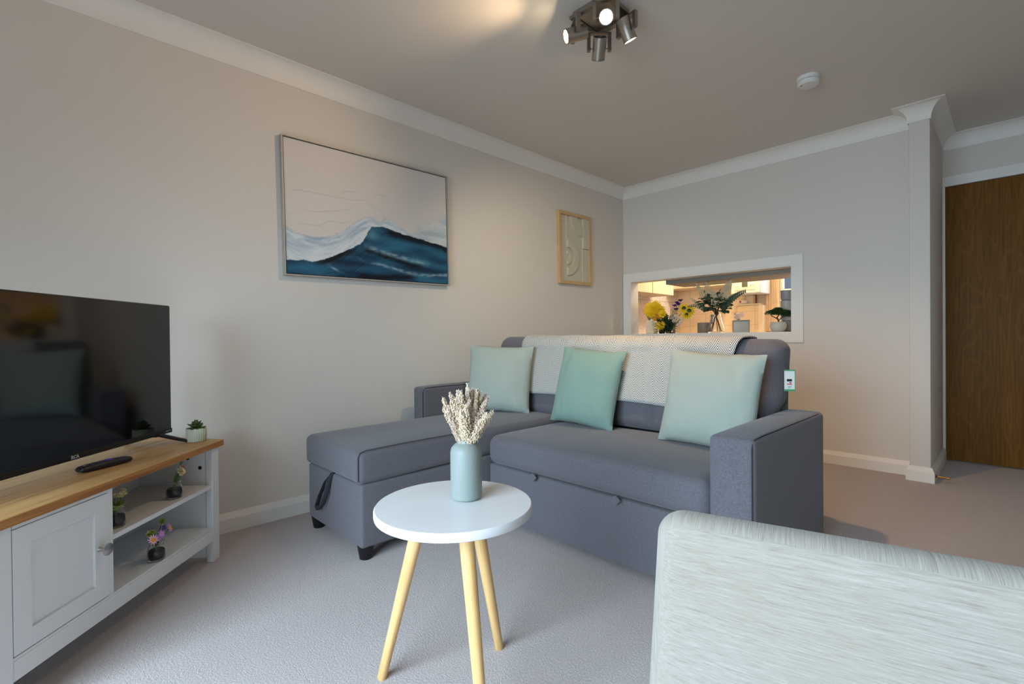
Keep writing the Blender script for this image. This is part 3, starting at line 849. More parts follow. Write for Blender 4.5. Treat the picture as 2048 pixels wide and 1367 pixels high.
def spot(loc, d, power, size=70, blend=.35, col=(1, .74, .46), r=.018):
    l = bpy.data.lights.new('lamp', 'SPOT'); l.energy = power; l.spot_size = R(size); l.spot_blend = blend; l.color = col; l.shadow_soft_size = r
    o = bpy.data.objects.new('spot_lamp', l); o.location = loc; o.rotation_euler = aim(d); COL.objects.link(o); return o
FX = Vector((-1.255, 1.775, ZC))
HEADS = [(.085, -.085, -.104, (.85, -1.2, -.95), 1), (-.080, -.080, -.097, (-.60, -.80, -.33), 1), (-.065, .075, -.105, (-.62, .62, -.95), 1), (.085, .070, -.090, (.10, .55, -.9), 1)]
spotlight('ceiling_spotlight', 'brushed steel ceiling light with four adjustable spots, two shining at us', tuple(FX), 0, HEADS)
BEAM = [(5, 110, .8, (1, .84, .60)), (21, 110, .8, (1, .72, .44)), (37, 110, .8, (1, .80, .52)), (52, 78, .7, (1, .56, .22))]
for (hx, hy, hz, d, lit), (w, size, bl, lc) in zip(HEADS, BEAM):
    dv = Vector(d).normalized()
    spot(FX+Vector((hx, hy, hz))+dv*.047, dv, w, size, bl, lc)
dv = Vector(HEADS[1][3]).normalized()
spot(FX+Vector(HEADS[1][:3])+dv*.047, dv, .2, 172, .05)

# ------------------------------------------------------------------ corner sofa
t = thing('corner_sofa', 'grey linen corner sofa bed with chaise and pull-out drawer', 'sofa', (-1.55, 1.625, 0))
ox, oy = -1.55, 1.625
def L_(bm): bmesh.ops.translate(bm, vec=(-ox, -oy, 0), verts=bm.verts); return bm
ax0, ax1 = -.717, -.568
lx0, lx1 = -2.545, -2.432
AH, ALH = .590, .632
def arm_fn(H):
    def f(p, u):
        if u.z > .9: p.z += .008*(1-u.x*u.x)*(1-abs(u.y)**4)
        return p
    return f
a1 = obj('arm', L_(soft(ax0, ax1, 1.612, 2.43, .012, AH, .020, 3, (4, 14, 10), arm_fn(AH))), SOFA, t)
a2 = obj('arm', L_(soft(lx0, lx1, 1.612, 2.43, .012, ALH, .020, 3, (4, 14, 10), arm_fn(ALH))), SOFA, t)
def pipe_path(x, H):
    y0 = 1.613
    pts = [(x, y0, .02), (x, y0, H-.03), (x, y0+.004, H-.012), (x, y0+.02, H+.001), (x, y0+.06, H+.003)]
    pts += [(x, y0+.1+.65*i/6, H+.004-(.004*i/6)) for i in range(7)]
    return pts
obj('piping', L_(tube(pipe_path(ax1-.008, AH-.005), .0022, 6)), PIPE, a1)
obj('piping', L_(tube(pipe_path(lx1-.006, ALH-.005), .0022, 6)), PIPE, a2)
sx0 = -1.858
obj('drawer_front', L_(soft(sx0+.002, ax0-.003, 1.625, 1.66, .022, .284, .010, 2, (8, 2, 4))), SOFA, t)
obj('base', L_(box(sx0+.002, ax0-.003, 1.662, 2.30, .03, .284)), SOFADARK, t)
def seat_fn(p, u):
    k = (1-u.x**4)*(1-max(-1, u.y)**4)
    if u.z > .3: p.z += .018*k*(1+.2*math.sin(p.x*9))+.0025*noise.noise(Vector((p.x*9, p.y*30, 0)))*k
    return p
obj('seat_cushion', L_(soft(sx0+.001, ax0-.002, 1.606, 2.26, .288, .430, .046, 4, (20, 22, 3), seat_fn)), SOFA, t)
cx0 = -2.415
obj('chaise_base', L_(soft(cx0, sx0-.004, .928, 2.30, .055, .318, .012, 2, (6, 14, 4))), SOFA, t)
def chaise_fn(p, u):
    if u.z > 0: p.z += .014*(1-u.x**4)*(1-u.y**6)
    if u.z < -.5 and abs(u.x) > .9: p.z += .010*math.cos(u.y*3.0)*.5
    return p
chs = obj('chaise_cushion', L_(soft(cx0-.012, sx0-.002, .915, 2.26, .322, .458, .030, 4, (10, 22, 3), chaise_fn)), SOFA, t)
y0 = .918
obj('piping', L_(tube([(sx0-.010, y0, .335), (sx0-.010, y0, .435), (sx0-.012, y0+.010, .453), (sx0-.012, y0+.03, .458)]+[(sx0-.012, .95+.6*i/6, .4595+.004*math.sin(i/6*PI)) for i in range(7)], .0018, 6)), PIPE, chs)
# backrest: leaning, rounded, stitched into channels
GR = [-1.27, -1.86, -.99]
def back_fn(p, u):
    zt = (p.z-.44)/.46
    lo = max(0, min(1, (.66-p.z)/.10)); lo = lo*lo*(3-2*lo)
    cxm = (-2.49-.688)/2; half = (2.49-.688)/2; half2 = (2.428-.722)/2; cx2 = -(2.428+.722)/2
    x = p.x*(1-lo)+(cx2+(p.x-cxm)/half*half2)*lo
    y = p.y+.10*zt
    if u.y < 0:
        y -= .020*(1-u.x**6)*(1-u.z**4)
        for g in GR: y += .022*math.exp(-((x-g)/.020)**2)*(1-abs(u.z)**6)
        y += .010*math.exp(-((p.z-.72)/.012)**2)*(1-u.x**8)
    z = p.z
    if u.z > 0: z += .014*(-(x+1.58)/.91)*u.z
    return Vector((x, y, z))
obj('backrest', L_(soft(-2.49, -.688, 2.175, 2.355, .445, .920, .062, 5, (130, 3, 24), back_fn)), SOFA, t)
obj('back_frame', L_(soft(-2.43, -.712, 2.345, 2.445, .03, .80, .012, 2, (4, 2, 4), lambda p, u: Vector((p.x, p.y+.03*max(0, (p.z-.4)), p.z)))), SOFADARK, t)
for x, y, z in ((-1.90, .965, .055), (-2.385, .965, .055), (-1.90, 2.2, .055), (-2.385, 2.2, .055), (-.76, 2.2, .03), (-.78, 1.70, .03)):
    obj('foot', L_(lathe([(.026, 0), (.036, z+.003), (0, z+.003)], 24, mtx=Matrix.Translation((x, y, 0)))), BLACKP, t)
for x in (-1.53, -1.083):
    b = bmesh.new()
    prism([(x-.024, .284), (x, .302), (x+.024, .284), (x+.003, .264), (x-.003, .264)], .007, 'y', 1.600, b)
    bmesh.ops.bevel(b, geom=list(b.edges), offset=.002, segments=1, affect='EDGES')
    tb = obj('pull_tab', L_(b), SOFA, t)
b = tube([(-2.13, .926, .322), (-2.17, .912, .28), (-2.235, .909, .20), (-2.262, .906, .148), (-2.235, .902, .136), (-2.19, .902, .17), (-2.160, .906, .22), (-2.145, .912, .28), (-2.128, .926, .322)], .013, 8, flat=.16)
obj('pull_strap', L_(b), PIPE, t)

# swing tag on the back corner
t = thing('swing_tag', 'white swing tag with green border hanging at the right end of the sofa back', 'tag', (-.672, 2.300, .775), R(35))
obj('card', box(-.014, .030, -.0008, .0008, -.092, 0), PAPER, t, smooth=False)
b = box(-.014, .030, -.0014, -.0009, -.005, 0); box(.027, .030, -.0014, -.0009, -.092, -.005, bm=b); box(-.014, .027, -.0014, -.0009, -.092, -.084, bm=b)
obj('border', b, TAGG, t, smooth=False)
obj('print', box(-.004, .016, -.0014, -.0009, -.050, -.040), INK, t, smooth=False)
b = box(-.004, .016, -.0014, -.0009, -.064, -.060); box(.006, .014, -.0014, -.0009, -.058, -.053, bm=b)
obj('price_print', b, REDINK, t, smooth=False)
b = bmesh.new()
for k in range(3): box(0, .014-.002*k, -.0014, -.0009, -.072-.004*k, -.0705-.004*k, bm=b)
obj('small_print', b, GREYB, t, smooth=False)
obj('string', tube([(.008, 0, -.004), (.004, -.002, .012), (-.01, -.01, .022)], .0007, 5), INK, t)

# herringbone throw
def throw():
    # profile (y, z) over the backrest, from the front hem up, over and down behind
    pr = []
    def front(z): return 2.175+.10*(z-.44)/.46-.034
    for i in range(16):
        z = .575+(.857-.575)*i/15; pr.append((front(z), z))
    cyc, czc, rr = 2.275, .858, .084
    y85 = front(.85)
    for i in range(1, 10):
        a = PI-PI*.5*i/9
        pr.append((y85+.075+.075*math.cos(a), .857+.066*math.sin(a)))
    pr += [(2.34, .926), (2.40, .924)]
    for i in range(1, 8):
        a = PI/2-PI/2*i/7
        pr.append((2.40+.068*math.cos(a), .857+.067*math.sin(a)))
    for i in range(1, 6): pr.append((2.470-.002*i, .857-.05*i))
    ln = [0]
    for a, c in zip(pr, pr[1:]): ln.append(ln[-1]+math.hypot(c[0]-a[0], c[1]-a[1]))
    b = bmesh.new(); uvl = b.loops.layers.uv.new('UVMap'); nx = 120; rows = []; UV = {}
    for j, (y, z) in enumerate(pr):
        r_ = []
        tt = ln[j]/ln[-1]
        xa = -2.185-.03*sm(.0, .5, tt)+.04*sm(.45, .8, tt); xb = -.88+.04*sm(.2, .5, tt)
        for i in range(nx+1):
            s = i/nx; x = xa+(xb-xa)*s
            fold = .006*math.sin(s*26+tt*2)+.006*noise.noise(Vector((s*9, tt*4, 2)))
            zz = z
            k = 1 if j < 16 else .35
            if j < 16: zz = z+(.012*math.sin(s*4)+.010*s)*(1-j/15)
            dz = .014*(-(x+1.58)/.91)
            v = b.verts.new((x, y-max(-.003, fold)*k-.002, zz+dz*sm(.3, .5, tt)+(max(0, fold)*.5 if j >= 16 else 0)))
            UV[v] = (s*(xb-xa)+.02*math.sin(tt*5), ln[j]); r_.append(v)
        rows.append(r_)
    for a, c in zip(rows, rows[1:]):
        for i in range(nx):
            f = b.faces.new((a[i], a[i+1], c[i+1], c[i]))
            for lp in f.loops: lp[uvl].uv = UV[lp.vert]
    return b
def herring():
    m = mat('herringbone', rgb(226, 222, 208), .95, spec=.1, sheen=.2)
    N, L, p = nt(m)
    v = coords(m, kind='UV'); sp = N.new('ShaderNodeSeparateXYZ'); L.new(v, sp.inputs[0])
    tri = math_(m, 'PINGPONG', sp.outputs['X'], .056)
    w = math_(m, 'MULTIPLY_ADD', tri, 1.55, sp.outputs['Y'])
    s = math_(m, 'FRACT', math_(m, 'DIVIDE', w, .0125))
    g = math_(m, 'LESS_THAN', math_(m, 'ADD', s, math_(m, 'MULTIPLY', nz(m, v, 300, 2), .2)), .56)
    c = mixc(m, g, rgb(222, 219, 208), rgb(66, 74, 94))
    setc(m, c); bump(m, g, .4, .002); return m
o = obj('throw_blanket', throw(), herring(), ang=60)
md = o.modifiers.new('thick', 'SOLIDIFY'); md.thickness = .006; md.offset = 1
tag(o, 'navy and cream herringbone throw draped over the sofa back', 'throw')

# scatter cushions
def pillow(w, h, th, seed, ears=.02, pinch=.05):
    b = bmesh.new(); n = 30; V = {}
    for sd in (-1, 1):
        for i in range(n+1):
            for j in range(n+1):
                u, v = -1+2*i/n, -1+2*j/n
                edge = i in (0, n) or j in (0, n)
                if edge and sd == 1 and (-1, i, j) in V: V[(1, i, j)] = V[(-1, i, j)]; continue
                # edges bow in a little between the corners
                ex_ = u*(1-pinch*(1-v*v)*abs(u)**3); ez = v*(1-pinch*(1-u*u)*abs(v)**3)
                t_ = ((1-abs(u)**2.6)*(1-abs(v)**2.6))**.55
                wr = noise.noise(Vector((u*1.5+seed, v*1.5, sd)))*.010*t_
                wr += .020*t_*noise.noise(Vector((u*5+seed*3, v*2.4+u*2, sd*2)))*max(0, abs(u)+abs(v)-.6)
                bulge = th/2*t_*(1+.18*(-v))
                V[(sd, i, j)] = b.verts.new((ex_*w/2, sd*bulge+wr, (ez+1)*h/2+.004*noise.noise(Vector((u*3, v*3, seed)))))
    for sd in (-1, 1):
        for i in range(n):
            for j in range(n):
                q4 = (V[(sd, i, j)], V[(sd, i+1, j)], V[(sd, i+1, j+1)], V[(sd, i, j+1)])
                b.faces.new(q4 if sd < 0 else tuple(reversed(q4)))
    return b
CUSH = [(-2.198, 1.985, .468, 33, -13, 2, SAGE, .41, .42, 1, 'pale sage cushion in the left corner of the sofa, against the left arm'),
        (-1.612, 2.055, .449, 4, -14, 4, MINT, .395, .425, 2, 'mint green cushion in the middle of the sofa'),
        (-.925, 2.030, .443, 3, -14, 3, SAGE, .415, .425, 3, 'pale sage cushion beside the right arm of the sofa')]
for x, y, z, yaw, lean, roll, m, w, h, sd, lab in CUSH:
    t = thing('cushion', lab, 'cushion', (x, y, z), R(yaw), 'scatter cushions on the sofa')
    c_ = obj('cover', pillow(w, h, .135, sd), m, t, ang=70)
    c_.rotation_euler = (R(lean), R(roll), 0)

# ------------------------------------------------------------------ round side table, vase, dried grass
TX, TY, TZ, TR = -1.022, .770, .490, .2055
t = thing('side_table', 'round white side table on three splayed pine legs', 'table', (TX, TY, 0))
obj('tabletop', lathe([(TR-.006, TZ-.024), (TR-.001, TZ-.021), (TR, TZ-.017), (TR, TZ-.004), (TR-.003, TZ), (0, TZ)], 96), TABLEW, t)
feet = [(-1.193-TX, .648-TY), (-1.062-TX, .962-TY), (-.835-TX, .708-TY)]
for fx, fy in feet:
    k = .42
    p0 = Vector((fx, fy, 0)); p1 = Vector((fx*k, fy*k, TZ-.024))
    bm = tube([(0, 0, 0), (0, 0, .003), (0, 0, (p1-p0).length*.97)], [.0105, .0125, .0195], 24)
    lg = obj('leg', bm, PINE, t)
    lg.rotation_euler = (p1-p0).to_track_quat('Z', 'Y').to_euler(); lg.location = p0
vx, vy = -1.027, .8155
t = thing('ceramic_vase', 'matt sage green ceramic vase on the round side table', 'vase', (vx, vy, TZ))
obj('vessel', lathe([(.034, .0005), (.040, .004), (.0425, .012), (.0425, .125), (.040, .137), (.031, .147), (.024, .151), (.0225, .156), (.0235, .161), (.021, .161), (.019, .152), (.030, .140), (.036, .12), (.036, .02), (0, .015)], 56), VASEG, t)
q = thing('dried_grass_bunch', 'bunch of pinkish beige dried grass plumes in the sage vase', 'dried grass', (vx, vy, TZ+.02))
def grass_plume(seed, H, spread):
    random.seed(seed); bm = bmesh.new()
    pts = [Vector((0, 0, 0)), Vector((0, 0, .130)), Vector((spread*.45, 0, .130+(H-.130)*.4)), Vector((spread, 0, H))]
    def P(s):
        s *= 3; i = min(2, int(s)); return pts[i].lerp(pts[i+1], s-i)
    tube([P(i/12) for i in range(13)], .0012, 5, bm)
    for i in range(560):
        s = .38+.62*random.random()**.9
        c = P(min(1, s)); w = .0125*(1-((s-.62)/.42)**2*.75)
        a = random.uniform(0, 2*PI); rr = w*random.random()**.5
        c = c+Vector((math.cos(a)*rr, math.sin(a)*rr, random.uniform(-.006, .006)))
        Mx = Matrix.Translation(c) @ Matrix.Rotation(random.gauss(0, .55), 4, Vector((math.cos(a), math.sin(a), 0))) @ Matrix.Diagonal((1, 1, random.uniform(1.8, 3.6), 1))
        bmesh.ops.create_icosphere(bm, subdivisions=1, radius=random.uniform(.0008, .0016), matrix=Mx)
    return bm
protos = [(grass_plume(31+i, .240+.009*i, .070-.010*i), i) for i in range(5)]
PM = []
for bm, i in protos:
    o = obj('plume', bm, GRASS1 if i % 2 == 0 else GRASS2, q, smooth=False); PM.append(o)
random.seed(5)
ang = 0
for k in range(52):
    src = PM[k % 5]
    if k < 5: o = src
    else:
        o = src.copy(); o.parent = q; COL.objects.link(o)
    ang += 2.39996
    o.rotation_euler = (random.uniform(-.05, .05), random.uniform(-.10, .06), ang)
    s = random.uniform(.90, 1.04); o.scale = (random.uniform(.55, 1.05), 1, s)

# ------------------------------------------------------------------ tv unit in the corner
UO = Vector((-2.343, .521, 0)); UA = R(-42.4)
UM = Matrix.Translation(UO) @ Matrix.Rotation(UA, 4, 'Z')
def U(s, n, z): return UM @ Vector((s, n, z))
t = thing('tv_unit', 'white tv unit with oak top, panelled door and open shelves', 'tv unit', tuple(UO), UA)
b = prism([(-.018, .016), (.935, .016), (1.01, -.33), (.80, -.53), (.11, -.53), (-.098, -.33)], .025, 'z', .476)
bmesh.ops.bevel(b, geom=list(b.edges), offset=.0015, segments=1, affect='EDGES')
def top_mat():
    m = mat('oak_board', rgb(206, 160, 100), .42, spec=.4)
    N, L, p = nt(m)
    v = coords(m); sp = N.new('ShaderNodeSeparateXYZ'); L.new(v, sp.inputs[0])
    plank = math_(m, 'FLOOR', math_(m, 'DIVIDE', math_(m, 'ADD', sp.outputs['Y'], 1), .09))
    f = nz(m, coords(m, (1.6, 26, 26)), 1.5, 5, .65, .8)
    g = nz(m, coords(m, (3, 230, 230)), 1.3, 3, .6)
    pl = N.new('ShaderNodeTexWhiteNoise'); pl.noise_dimensions = '1D'; L.new(plank, pl.inputs['W'])
    c = ramp(m, f, [(.32, rgb(206, 166, 108)), (.52, rgb(188, 146, 92)), (.62, rgb(150, 110, 66)), (.70, rgb(104, 76, 46))])
    c = mixc(m, math_(m, 'MULTIPLY', pl.outputs['Value'], .35), c, rgb(180, 136, 92))
    c = mixc(m, ramp(m, g, [(.42, (.3, .3, .3, 1)), (.6, (0, 0, 0, 1))]), c, rgb(150, 102, 58))
    setc(m, c); bump(m, g, .1, .001); return m
wt = obj('worktop', b, [top_mat(), OAKEDGE], t, ang=20)
for pl in wt.data.polygons:
    if abs(pl.normal.z) < .5: pl.material_index = 1
TT = .5015
for s in (-.006, .868):
    obj('leg', box(s, s+.047, -.028, .0, 0, .475, .002, 1), WHITE, t)
    obj('leg', box(s+.02, s+.047, -.325, -.298, 0, .475, .002, 1), WHITE, t)
sp_ = obj('side_panel', box(.024, .040, -.297, -.029, .02, .475), WHITE, t, smooth=False)
for s_, n_, z_ in ((.0405, -.10, .435), (.0405, -.05, .395), (.0405, -.07, .075)):
    obj('bolt', lathe([(.0075, 0), (.0075, .001), (.004, .001), (.003, .0002), (0, .0002)], 18, mtx=Matrix.Translation((s_, n_, z_)) @ orient((1, 0, 0))), BLACKP, sp_)
obj('side_panel', box(.870, .886, -.297, -.029, .02, .475), WHITE, t, smooth=False)
obj('divider', box(.556, .576, -.297, -.003, .146, .475), WHITE, t, smooth=False)
obj('back_panel', box(.0405, .8695, -.304, -.298, .085, .475), WHITE, t, smooth=False)
obj('rail', box(.0415, .8675, -.020, -.001, .087, .1375, .001, 1), WHITE, t)
obj('bottom_shelf', box(.0405, .8695, -.297, -.001, .138, .1458, .001, 1), WHITE, t)
obj('shelf', box(.0405, .5555, -.297, -.004, .308, .3235, .001, 1), WHITE, t)
b = box(.577, .867, -.018, .0, .463, .474)
obj('top_rail', b, WHITE, t, smooth=False)
# shaker door
b = bmesh.new(); d0, d1, z0, z1, w = .579, .866, .149, .461, .047
for x0, x1, a, c in ((d0, d0+w, z0, z1), (d1-w, d1, z0, z1), (d0+w, d1-w, z0, z0+w), (d0+w, d1-w, z1-w, z1)):
    box(x0, x1, -.018, 0, a, c, .0008, 1, bm=b)
box(d0+w-.002, d1-w+.002, -.014, -.0075, z0+w-.002, z1-w+.002, bm=b)
dr = obj('door', b, WHITE, t, smooth=False)
obj('knob', lathe([(.0075, 0), (.0055, .006), (.0055, .016), (.0125, .022), (.0178, .0245), (.0178, .0275), (.012, .030), (0, .031)], 28, mtx=Matrix.Translation((.611, 0, .303)) @ orient((0, 1, 0))), PEWTER, dr)

# television
t = thing('television', 'black flat television on two v-shaped feet on the tv unit', 'television', tuple(U(0, -.205, TT)), UA)
tw, tz0, tz1 = .94, .037, .570
obj('housing', box(.0, tw, -.012, .014, tz0, tz1, .003, 1), BEZEL, t)
obj('rear_housing', soft(.10, tw-.10, -.055, -.0125, tz0+.03, .36, .02, 3, (4, 2, 4)), BEZEL, t)
obj('screen', box(.004, tw-.004, .0142, .0152, tz0+.019, tz1-.004), SCREEN, t, smooth=False)
obj('bottom_bezel', box(.0, tw, .0142, .0175, tz0, tz0+.018, .001, 1), BEZEL, t)
def text_obj(name, s, size, m, parent, loc, rot, ext=.0004, bold=0):
    cu = bpy.data.curves.new(name, 'FONT'); cu.body = s; cu.size = size; cu.extrude = ext; cu.align_x = 'CENTER'; cu.align_y = 'CENTER'; cu.offset = bold
    tmp = bpy.data.objects.new('tmp', cu); COL.objects.link(tmp)
    dg = bpy.context.evaluated_depsgraph_get(); me = bpy.data.meshes.new_from_object(tmp.evaluated_get(dg))
    bpy.data.objects.remove(tmp); me.materials.clear(); me.materials.append(m)
    o = bpy.data.objects.new(name, me); o.location = loc; o.rotation_euler = rot
    return link(o, parent)
text_obj('maker_logo', 'RCA', .015, SILVER, t, (tw/2, .0180, tz0+.009), (PI/2, 0, PI), bold=.0006)
text_obj('badge', 'Roku TV', .008, SILVER, t, (.026, .0180, tz0+.010), (PI/2, 0, PI))
for s in (.075, tw-.075):
    k = -1 if s < .4 else 1
    b = bmesh.new()
    for n1, ds in ((.105, .035*k), (-.115, -.010*k)):
        p0 = Vector((s, .0, .042)); p1 = Vector((s+ds, n1, .0062))
        d = (p1-p0); 
        tube([p0, p0+d*.5, p1-d.normalized()*.002], [.016, .015, .012], 8, b, flat=.5)
    box(s-.014, s+.014, -.011, .013, .031, .044, .002, 1, bm=b)
    obj('foot', b, BLACKP, t)

# remote control
rp = U(.425, -.128, TT)
p_a, p_b = U(.515, -.160, TT), U(.335, -.112, TT)
ra = math.atan2(p_b.y-p_a.y, p_b.x-p_a.x)
t = thing('remote_control', 'black remote control with purple buttons lying on the oak top', 'remote control', tuple(rp), ra)
b = soft(-.083, .083, -.021, .021, .0002, .0225, .010, 3, (14, 4, 1), lambda p, u: Vector((p.x, p.y*(1-.12*abs(u.x)**4), p.z-(.004 if u.z > 0 else -.002)*abs(u.x)**3)))
bd = obj('body', b, mat('remote_black', rgb(26, 24, 28), .4), t)
BT = [(-.060, 0, .0075, GREYB), (-.045, -.010, .004, GREYB), (-.045, .010, .004, GREYB), (-.032, 0, .004, BLACKP), (-.020, -.010, .004, GREYB), (-.020, 0, .004, GREYB), (-.020, .010, .004, GREYB), (.040, -.009, .0045, GREYB), (.040, .009, .0045, GREYB), (.053, -.009, .0045, PURPLE), (.053, .009, .0045, GREYB), (.066, 0, .0045, PURPLE)]
for x, y, r, m in BT:
    obj('button', lathe([(r, 0), (r, .0016), (r*.7, .0022), (0, .0022)], 14, mtx=Matrix.Translation((x, y, .0203-.004*abs(x/.083)**3))), m, t)
b = box(.0, .026, -.0045, .0045, .0200, .0236, .001, 1); box(.0085, .0175, -.013, .013, .0200, .0236, .001, 1, bm=b)
obj('direction_pad', b, PURPLE, t)

# succulent
pp = U(.012, -.080, TT)
t = thing('potted_succulent', 'small succulent in a ribbed pale pot at the end of the oak top', 'plant', tuple(pp))
b = bmesh.new(); n = 168; rings = []
def rib(i): return .0013*math.cos(i*2*PI/6)*.8
for r, z, k in ((.033, 0, 1), (.0355, .002, 1), (.0365, .052, 1), (.036, .0545, .4), (.033, .055, 0), (.0325, .045, 0)):
    rings.append([b.verts.new(((r+rib(i)*k)*math.cos(2*PI*i/n), (r+rib(i)*k)*math.sin(2*PI*i/n), z)) for i in range(n)])
for a, c in zip(rings, rings[1:]):
    for i in range(n): b.faces.new((a[i], a[(i+1) % n], c[(i+1) % n], c[i]))
b.faces.new(list(reversed(rings[0])))
obj('pot', b, POTG, t, ang=60)
obj('soil', lathe([(.032, .044), (.032, .048), (0, .050)], 28), SOIL, t)
b = bmesh.new()
random.seed(3)
for l, (cnt, el, Ln) in enumerate(((9, .15, .034), (8, .55, .030), (7, .95, .026), (4, 1.3, .020))):
    for i in range(cnt):
        a = 2*PI*(i+.5*l)/cnt+random.uniform(-.15, .15); d = Vector((math.cos(a)*math.cos(el), math.sin(a)*math.cos(el), math.sin(el)))
        s = Vector((-math.sin(a), math.cos(a), 0)); base = Vector((0, 0, .050+.006*l)); Ln2 = Ln*random.uniform(.85, 1.15)
        pts = [base+d*Ln2*x for x in (0, .3, .6, .85, 1)]
        tube([Vector((q_.x*1.15, q_.y*1.15, q_.z)) for q_ in pts], [.004, .0085, .009, .0055, .0008], 8, b, flat=.5)
obj('rosette', b, SUCC, t, ang=60)

# flower jars on the shelves
def jar(label, loc, kind, seed):
    random.seed(seed)
    t = thing('flower_jar', label, 'flower jar', tuple(loc), UA, 'gravel jars of flowers in the tv unit')
    sc = lambda pr_: [(r_*.87, z_*1.02) for r_, z_ in pr_]
    obj('jar', lathe(sc([(.022, .0006), (.028, .003), (.033, .018), (.031, .038), (.0255, .052), (.0240, .057), (.0266, .060), (.0266, .064), (.0244, .065), (.0222, .058), (.0237, .051), (.029, .037), (.031, .018), (.026, .006), (0, .005)]), 40), GLASS, t)
    obj('gravel', lathe(sc([(.0245, .0064), (.0302, .018), (.0287, .033), (.0278, .036), (.015, .0385), (0, .037)]), 30), SOIL, t)
    st, lf = bmesh.new(), bmesh.new()
    def stem(e, base=(0, 0, .036)):
        e = Vector(e); bs = Vector(base)+Vector((random.uniform(-.006, .006), random.uniform(-.006, .006), 0))
        tube([bs, bs.lerp(e, .5)+Vector((0, 0, .006)), e], .0009, 5, st)
    if kind == 'daisy':
        for x, y, z, r, m, cen in ((.030*1, .018, .088, .0155, PINK, 1), (-.036, .014, .094, .0150, LILAC, 1), (.004, .022, .094, .0125, LILAC, 0), (-.013, .014, .108, .011, VIOLET, 0), (.018, -.006, .100, .012, CREAMP, 0), (-.030, -.01, .108, .010, WHITEP, 0), (.014, .020, .086, .011, LILAC, 0)):
            x *= 1.4; r *= 1.28
            dv = (x*6, 1, .45)
            fl = obj('blossom', flower_bm((x, y, z), dv, r, 1, 11, .16, .12), m, t); stem((x, y-.004, z-.002))
            if cen: obj('flower_centre', disc_bm((x, y+.001, z), dv, r*.38), ORANGE, fl)
        for x, y, z in ((.038, .0, .100), (.028, .004, .106), (-.026, .004, .128), (-.024, 0, .120)):
            obj('bud', flower_bm((x, y, z), (0, .5, 1), .0135, 2, 6, .34, .6), LIME, t); stem((x, y, z))
        for i in range(30):
            a = random.uniform(0, 2*PI); ell_leaf(lf, (0, 0, .045), (math.cos(a)*.6, math.sin(a)*.4, 1), random.uniform(.03, .055), .007, Vector((0, 1, 0)), .1)
        ell_leaf(lf, (.02, .01, .066), (1, .1, .25), .035, .008, Vector((0, 0, 1)), .1)
        lm = GREEN
    elif kind == 'rose':
        fl = obj('blossom', flower_bm((-.010, .016, .098), (0, 1, .3), .022, 3, 8, .34, .3), CREAMP, t)
        obj('flower_centre', disc_bm((-.010, .020, .099), (0, 1, .3), .004), ORANGE, fl)
        for x, z in ((-.026, .108), (-.034, .106), (-.020, .112)):
            obj('berry', disc_bm((x, .010, z), (0, 1, .2), .008, .8), mat('pink_berry', rgb(206, 110, 116), .5), t); stem((x, .010, z-.004))
        for x, z in ((-.030, .128), (-.038, .132), (-.028, .136)):
            ell_leaf(lf, (x+.006, .006, z-.012), (-.5, .1, 1), .018, .008, Vector((0, 1, 0)), .1)
        stem((-.030, .006, .130)); stem((-.010, .010, .090))
        for i in range(9):
            ell_leaf(lf, (random.uniform(-.012, .008), .0, .050), (random.uniform(-.6, .5), .25, 1), random.uniform(.035, .05), .012, Vector((0, 1, 0)), .15)
        lm = mat('olive_leaf', rgb(96, 122, 66), .5)
    else:
        for i in range(11):
            a = 2*PI*i/11; x, y = math.cos(a)*.022, math.sin(a)*.02; z = .098+random.uniform(-.008, .012)
            obj('blossom', flower_bm((x, y, z), (x*10, y*10+.5, .9), .014, 2, 8, .2, .5), CREAMP, t); stem((x, y, z))
        for i in range(16):
            a = random.uniform(0, 2*PI); ell_leaf(lf, (math.cos(a)*.006, math.sin(a)*.006, .05), (math.cos(a)*.6, math.sin(a)*.6, .9), random.uniform(.03, .045), .012, Vector((0, 0, 1)), .25)
        ell_leaf(lf, (-.015, .0, .07), (-1, .1, .15), .032, .007, Vector((0, 0, 1)), .15)
        lm = LIME
    obj('stems', st, GREEN, t); obj('leaves', lf, lm, t)
jar('glass gravel jar with one cream rose at the right of the upper shelf', U(.205, -.047, .3237), 'rose', 21)
jar('glass gravel jar with cream blooms beside the door on the upper shelf', U(.487, -.048, .3237), 'cream', 22)
jar('glass gravel jar of pink and lilac daisies on the bottom shelf', U(.335, -.026, .1460), 'daisy', 23)

# ------------------------------------------------------------------ cream armchair seen from behind
CA = R(14.7)
t = thing('armchair', 'cream chenille armchair in the foreground, seen from behind', 'armchair', (.039, .684, 0), CA)
hw = .36
def chairback(p, u):
    zt = (p.z-.70); y = p.y-zt*math.tan(R(14))
    x = p.x*(1+.07*(1-u.z))
    if u.y < 0 and abs(u.z) < .98: y -= .010*(1-u.x**4)*(1-u.z**4)
    return Vector((x, y-.08, p.z))
b = soft(-hw, hw, -.016, .045, .30, .717, .029, 4, (26, 3, 18), chairback)
bk = obj('backrest', b, [CHENX, CHENY], t, ang=60)
for pl in bk.data.polygons:
    if abs(pl.normal.y) < .80: pl.material_index = 1
obj('seat_cushion', soft(-hw+.02, hw-.02, .10, .55, .28, .40, .04, 4, (10, 10, 3)), CHENX, t, ang=60)
obj('seat_base', soft(-hw+.015, hw-.015, .02, .54, .17, .28, .015, 2, (6, 6, 3)), CHENX, t, ang=60)
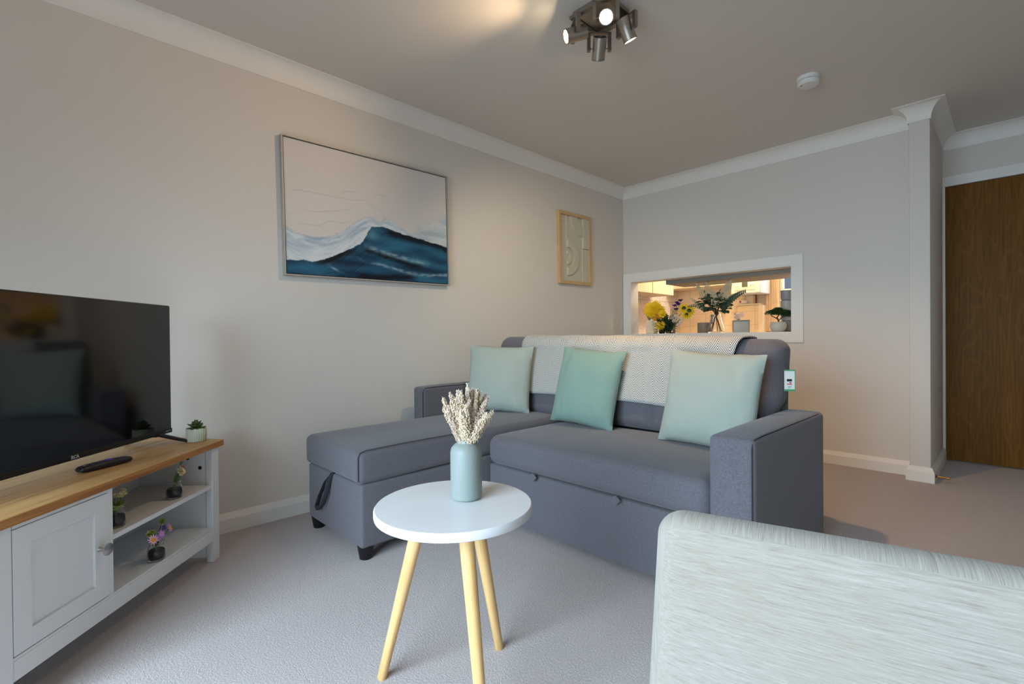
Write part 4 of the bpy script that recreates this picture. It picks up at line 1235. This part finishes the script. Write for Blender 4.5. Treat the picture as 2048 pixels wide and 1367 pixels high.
for sx in (-1, 1):
    for y in (.07, .49):
        obj('leg', tube([(sx*.30, y, 0), (sx*.29, y, .172)], [.013, .02], 16), OAKEDGE, t)

# ------------------------------------------------------------------ daylight, kitchen lamp, world
def area(name, loc, d, sx, sy, power, col):
    l = bpy.data.lights.new(name, 'AREA'); l.shape = 'RECTANGLE'; l.size = sx; l.size_y = sy; l.energy = power; l.color = col
    o = bpy.data.objects.new(name, l); o.location = loc; o.rotation_euler = aim(d); COL.objects.link(o); return o
area('daylight', ((WX0+WX1)/2, YB-.02, (WZ0+WZ1)/2), (0, 1, -.7), WX1-WX0-.02, WZ1-WZ0-.02, 94, (.62, .83, 1)).data.spread = R(120)
area('kitchen_daylight', ((KW0+KW1)/2, KY+.12, 1.55), (0, -1, -.1), .7, 1.0, 8, (.75, .87, 1))
l = bpy.data.lights.new('kitchen_lamp', 'POINT'); l.energy = 48; l.color = (1, .78, .50); l.shadow_soft_size = .08
o = bpy.data.objects.new('kitchen_lamp', l); o.location = (-2.0, 5.05, 2.2); COL.objects.link(o)

w = bpy.data.worlds.new('World'); S.world = w; w.use_nodes = True
bg = w.node_tree.nodes['Background']; bg.inputs['Color'].default_value = (.62, .78, 1, 1); bg.inputs['Strength'].default_value = .25

# ------------------------------------------------------------------ camera
cam = bpy.data.cameras.new('camera'); cam.sensor_width = 36; cam.lens = 966.25/2048*36; cam.clip_start = .02
co = bpy.data.objects.new('camera', cam); COL.objects.link(co); S.camera = co
yaw, pit, rol = R(45.99), R(-.40), R(.52)
f = Vector((-math.sin(yaw)*math.cos(pit), math.cos(yaw)*math.cos(pit), math.sin(pit)))
r = f.cross(Vector((0, 0, 1))).normalized(); d = f.cross(r)
c_, s_ = math.cos(rol), math.sin(rol)
right = r*c_+d*s_; down = d*c_-r*s_
co.matrix_world = Matrix(((right.x, -down.x, -f.x, 0), (right.y, -down.y, -f.y, 0), (right.z, -down.z, -f.z, .92), (0, 0, 0, 1)))

S.view_settings.view_transform = 'Standard'; S.view_settings.look = 'None'; S.view_settings.gamma = 1
S.view_settings.use_curve_mapping = False
S.view_settings.exposure = 0.2
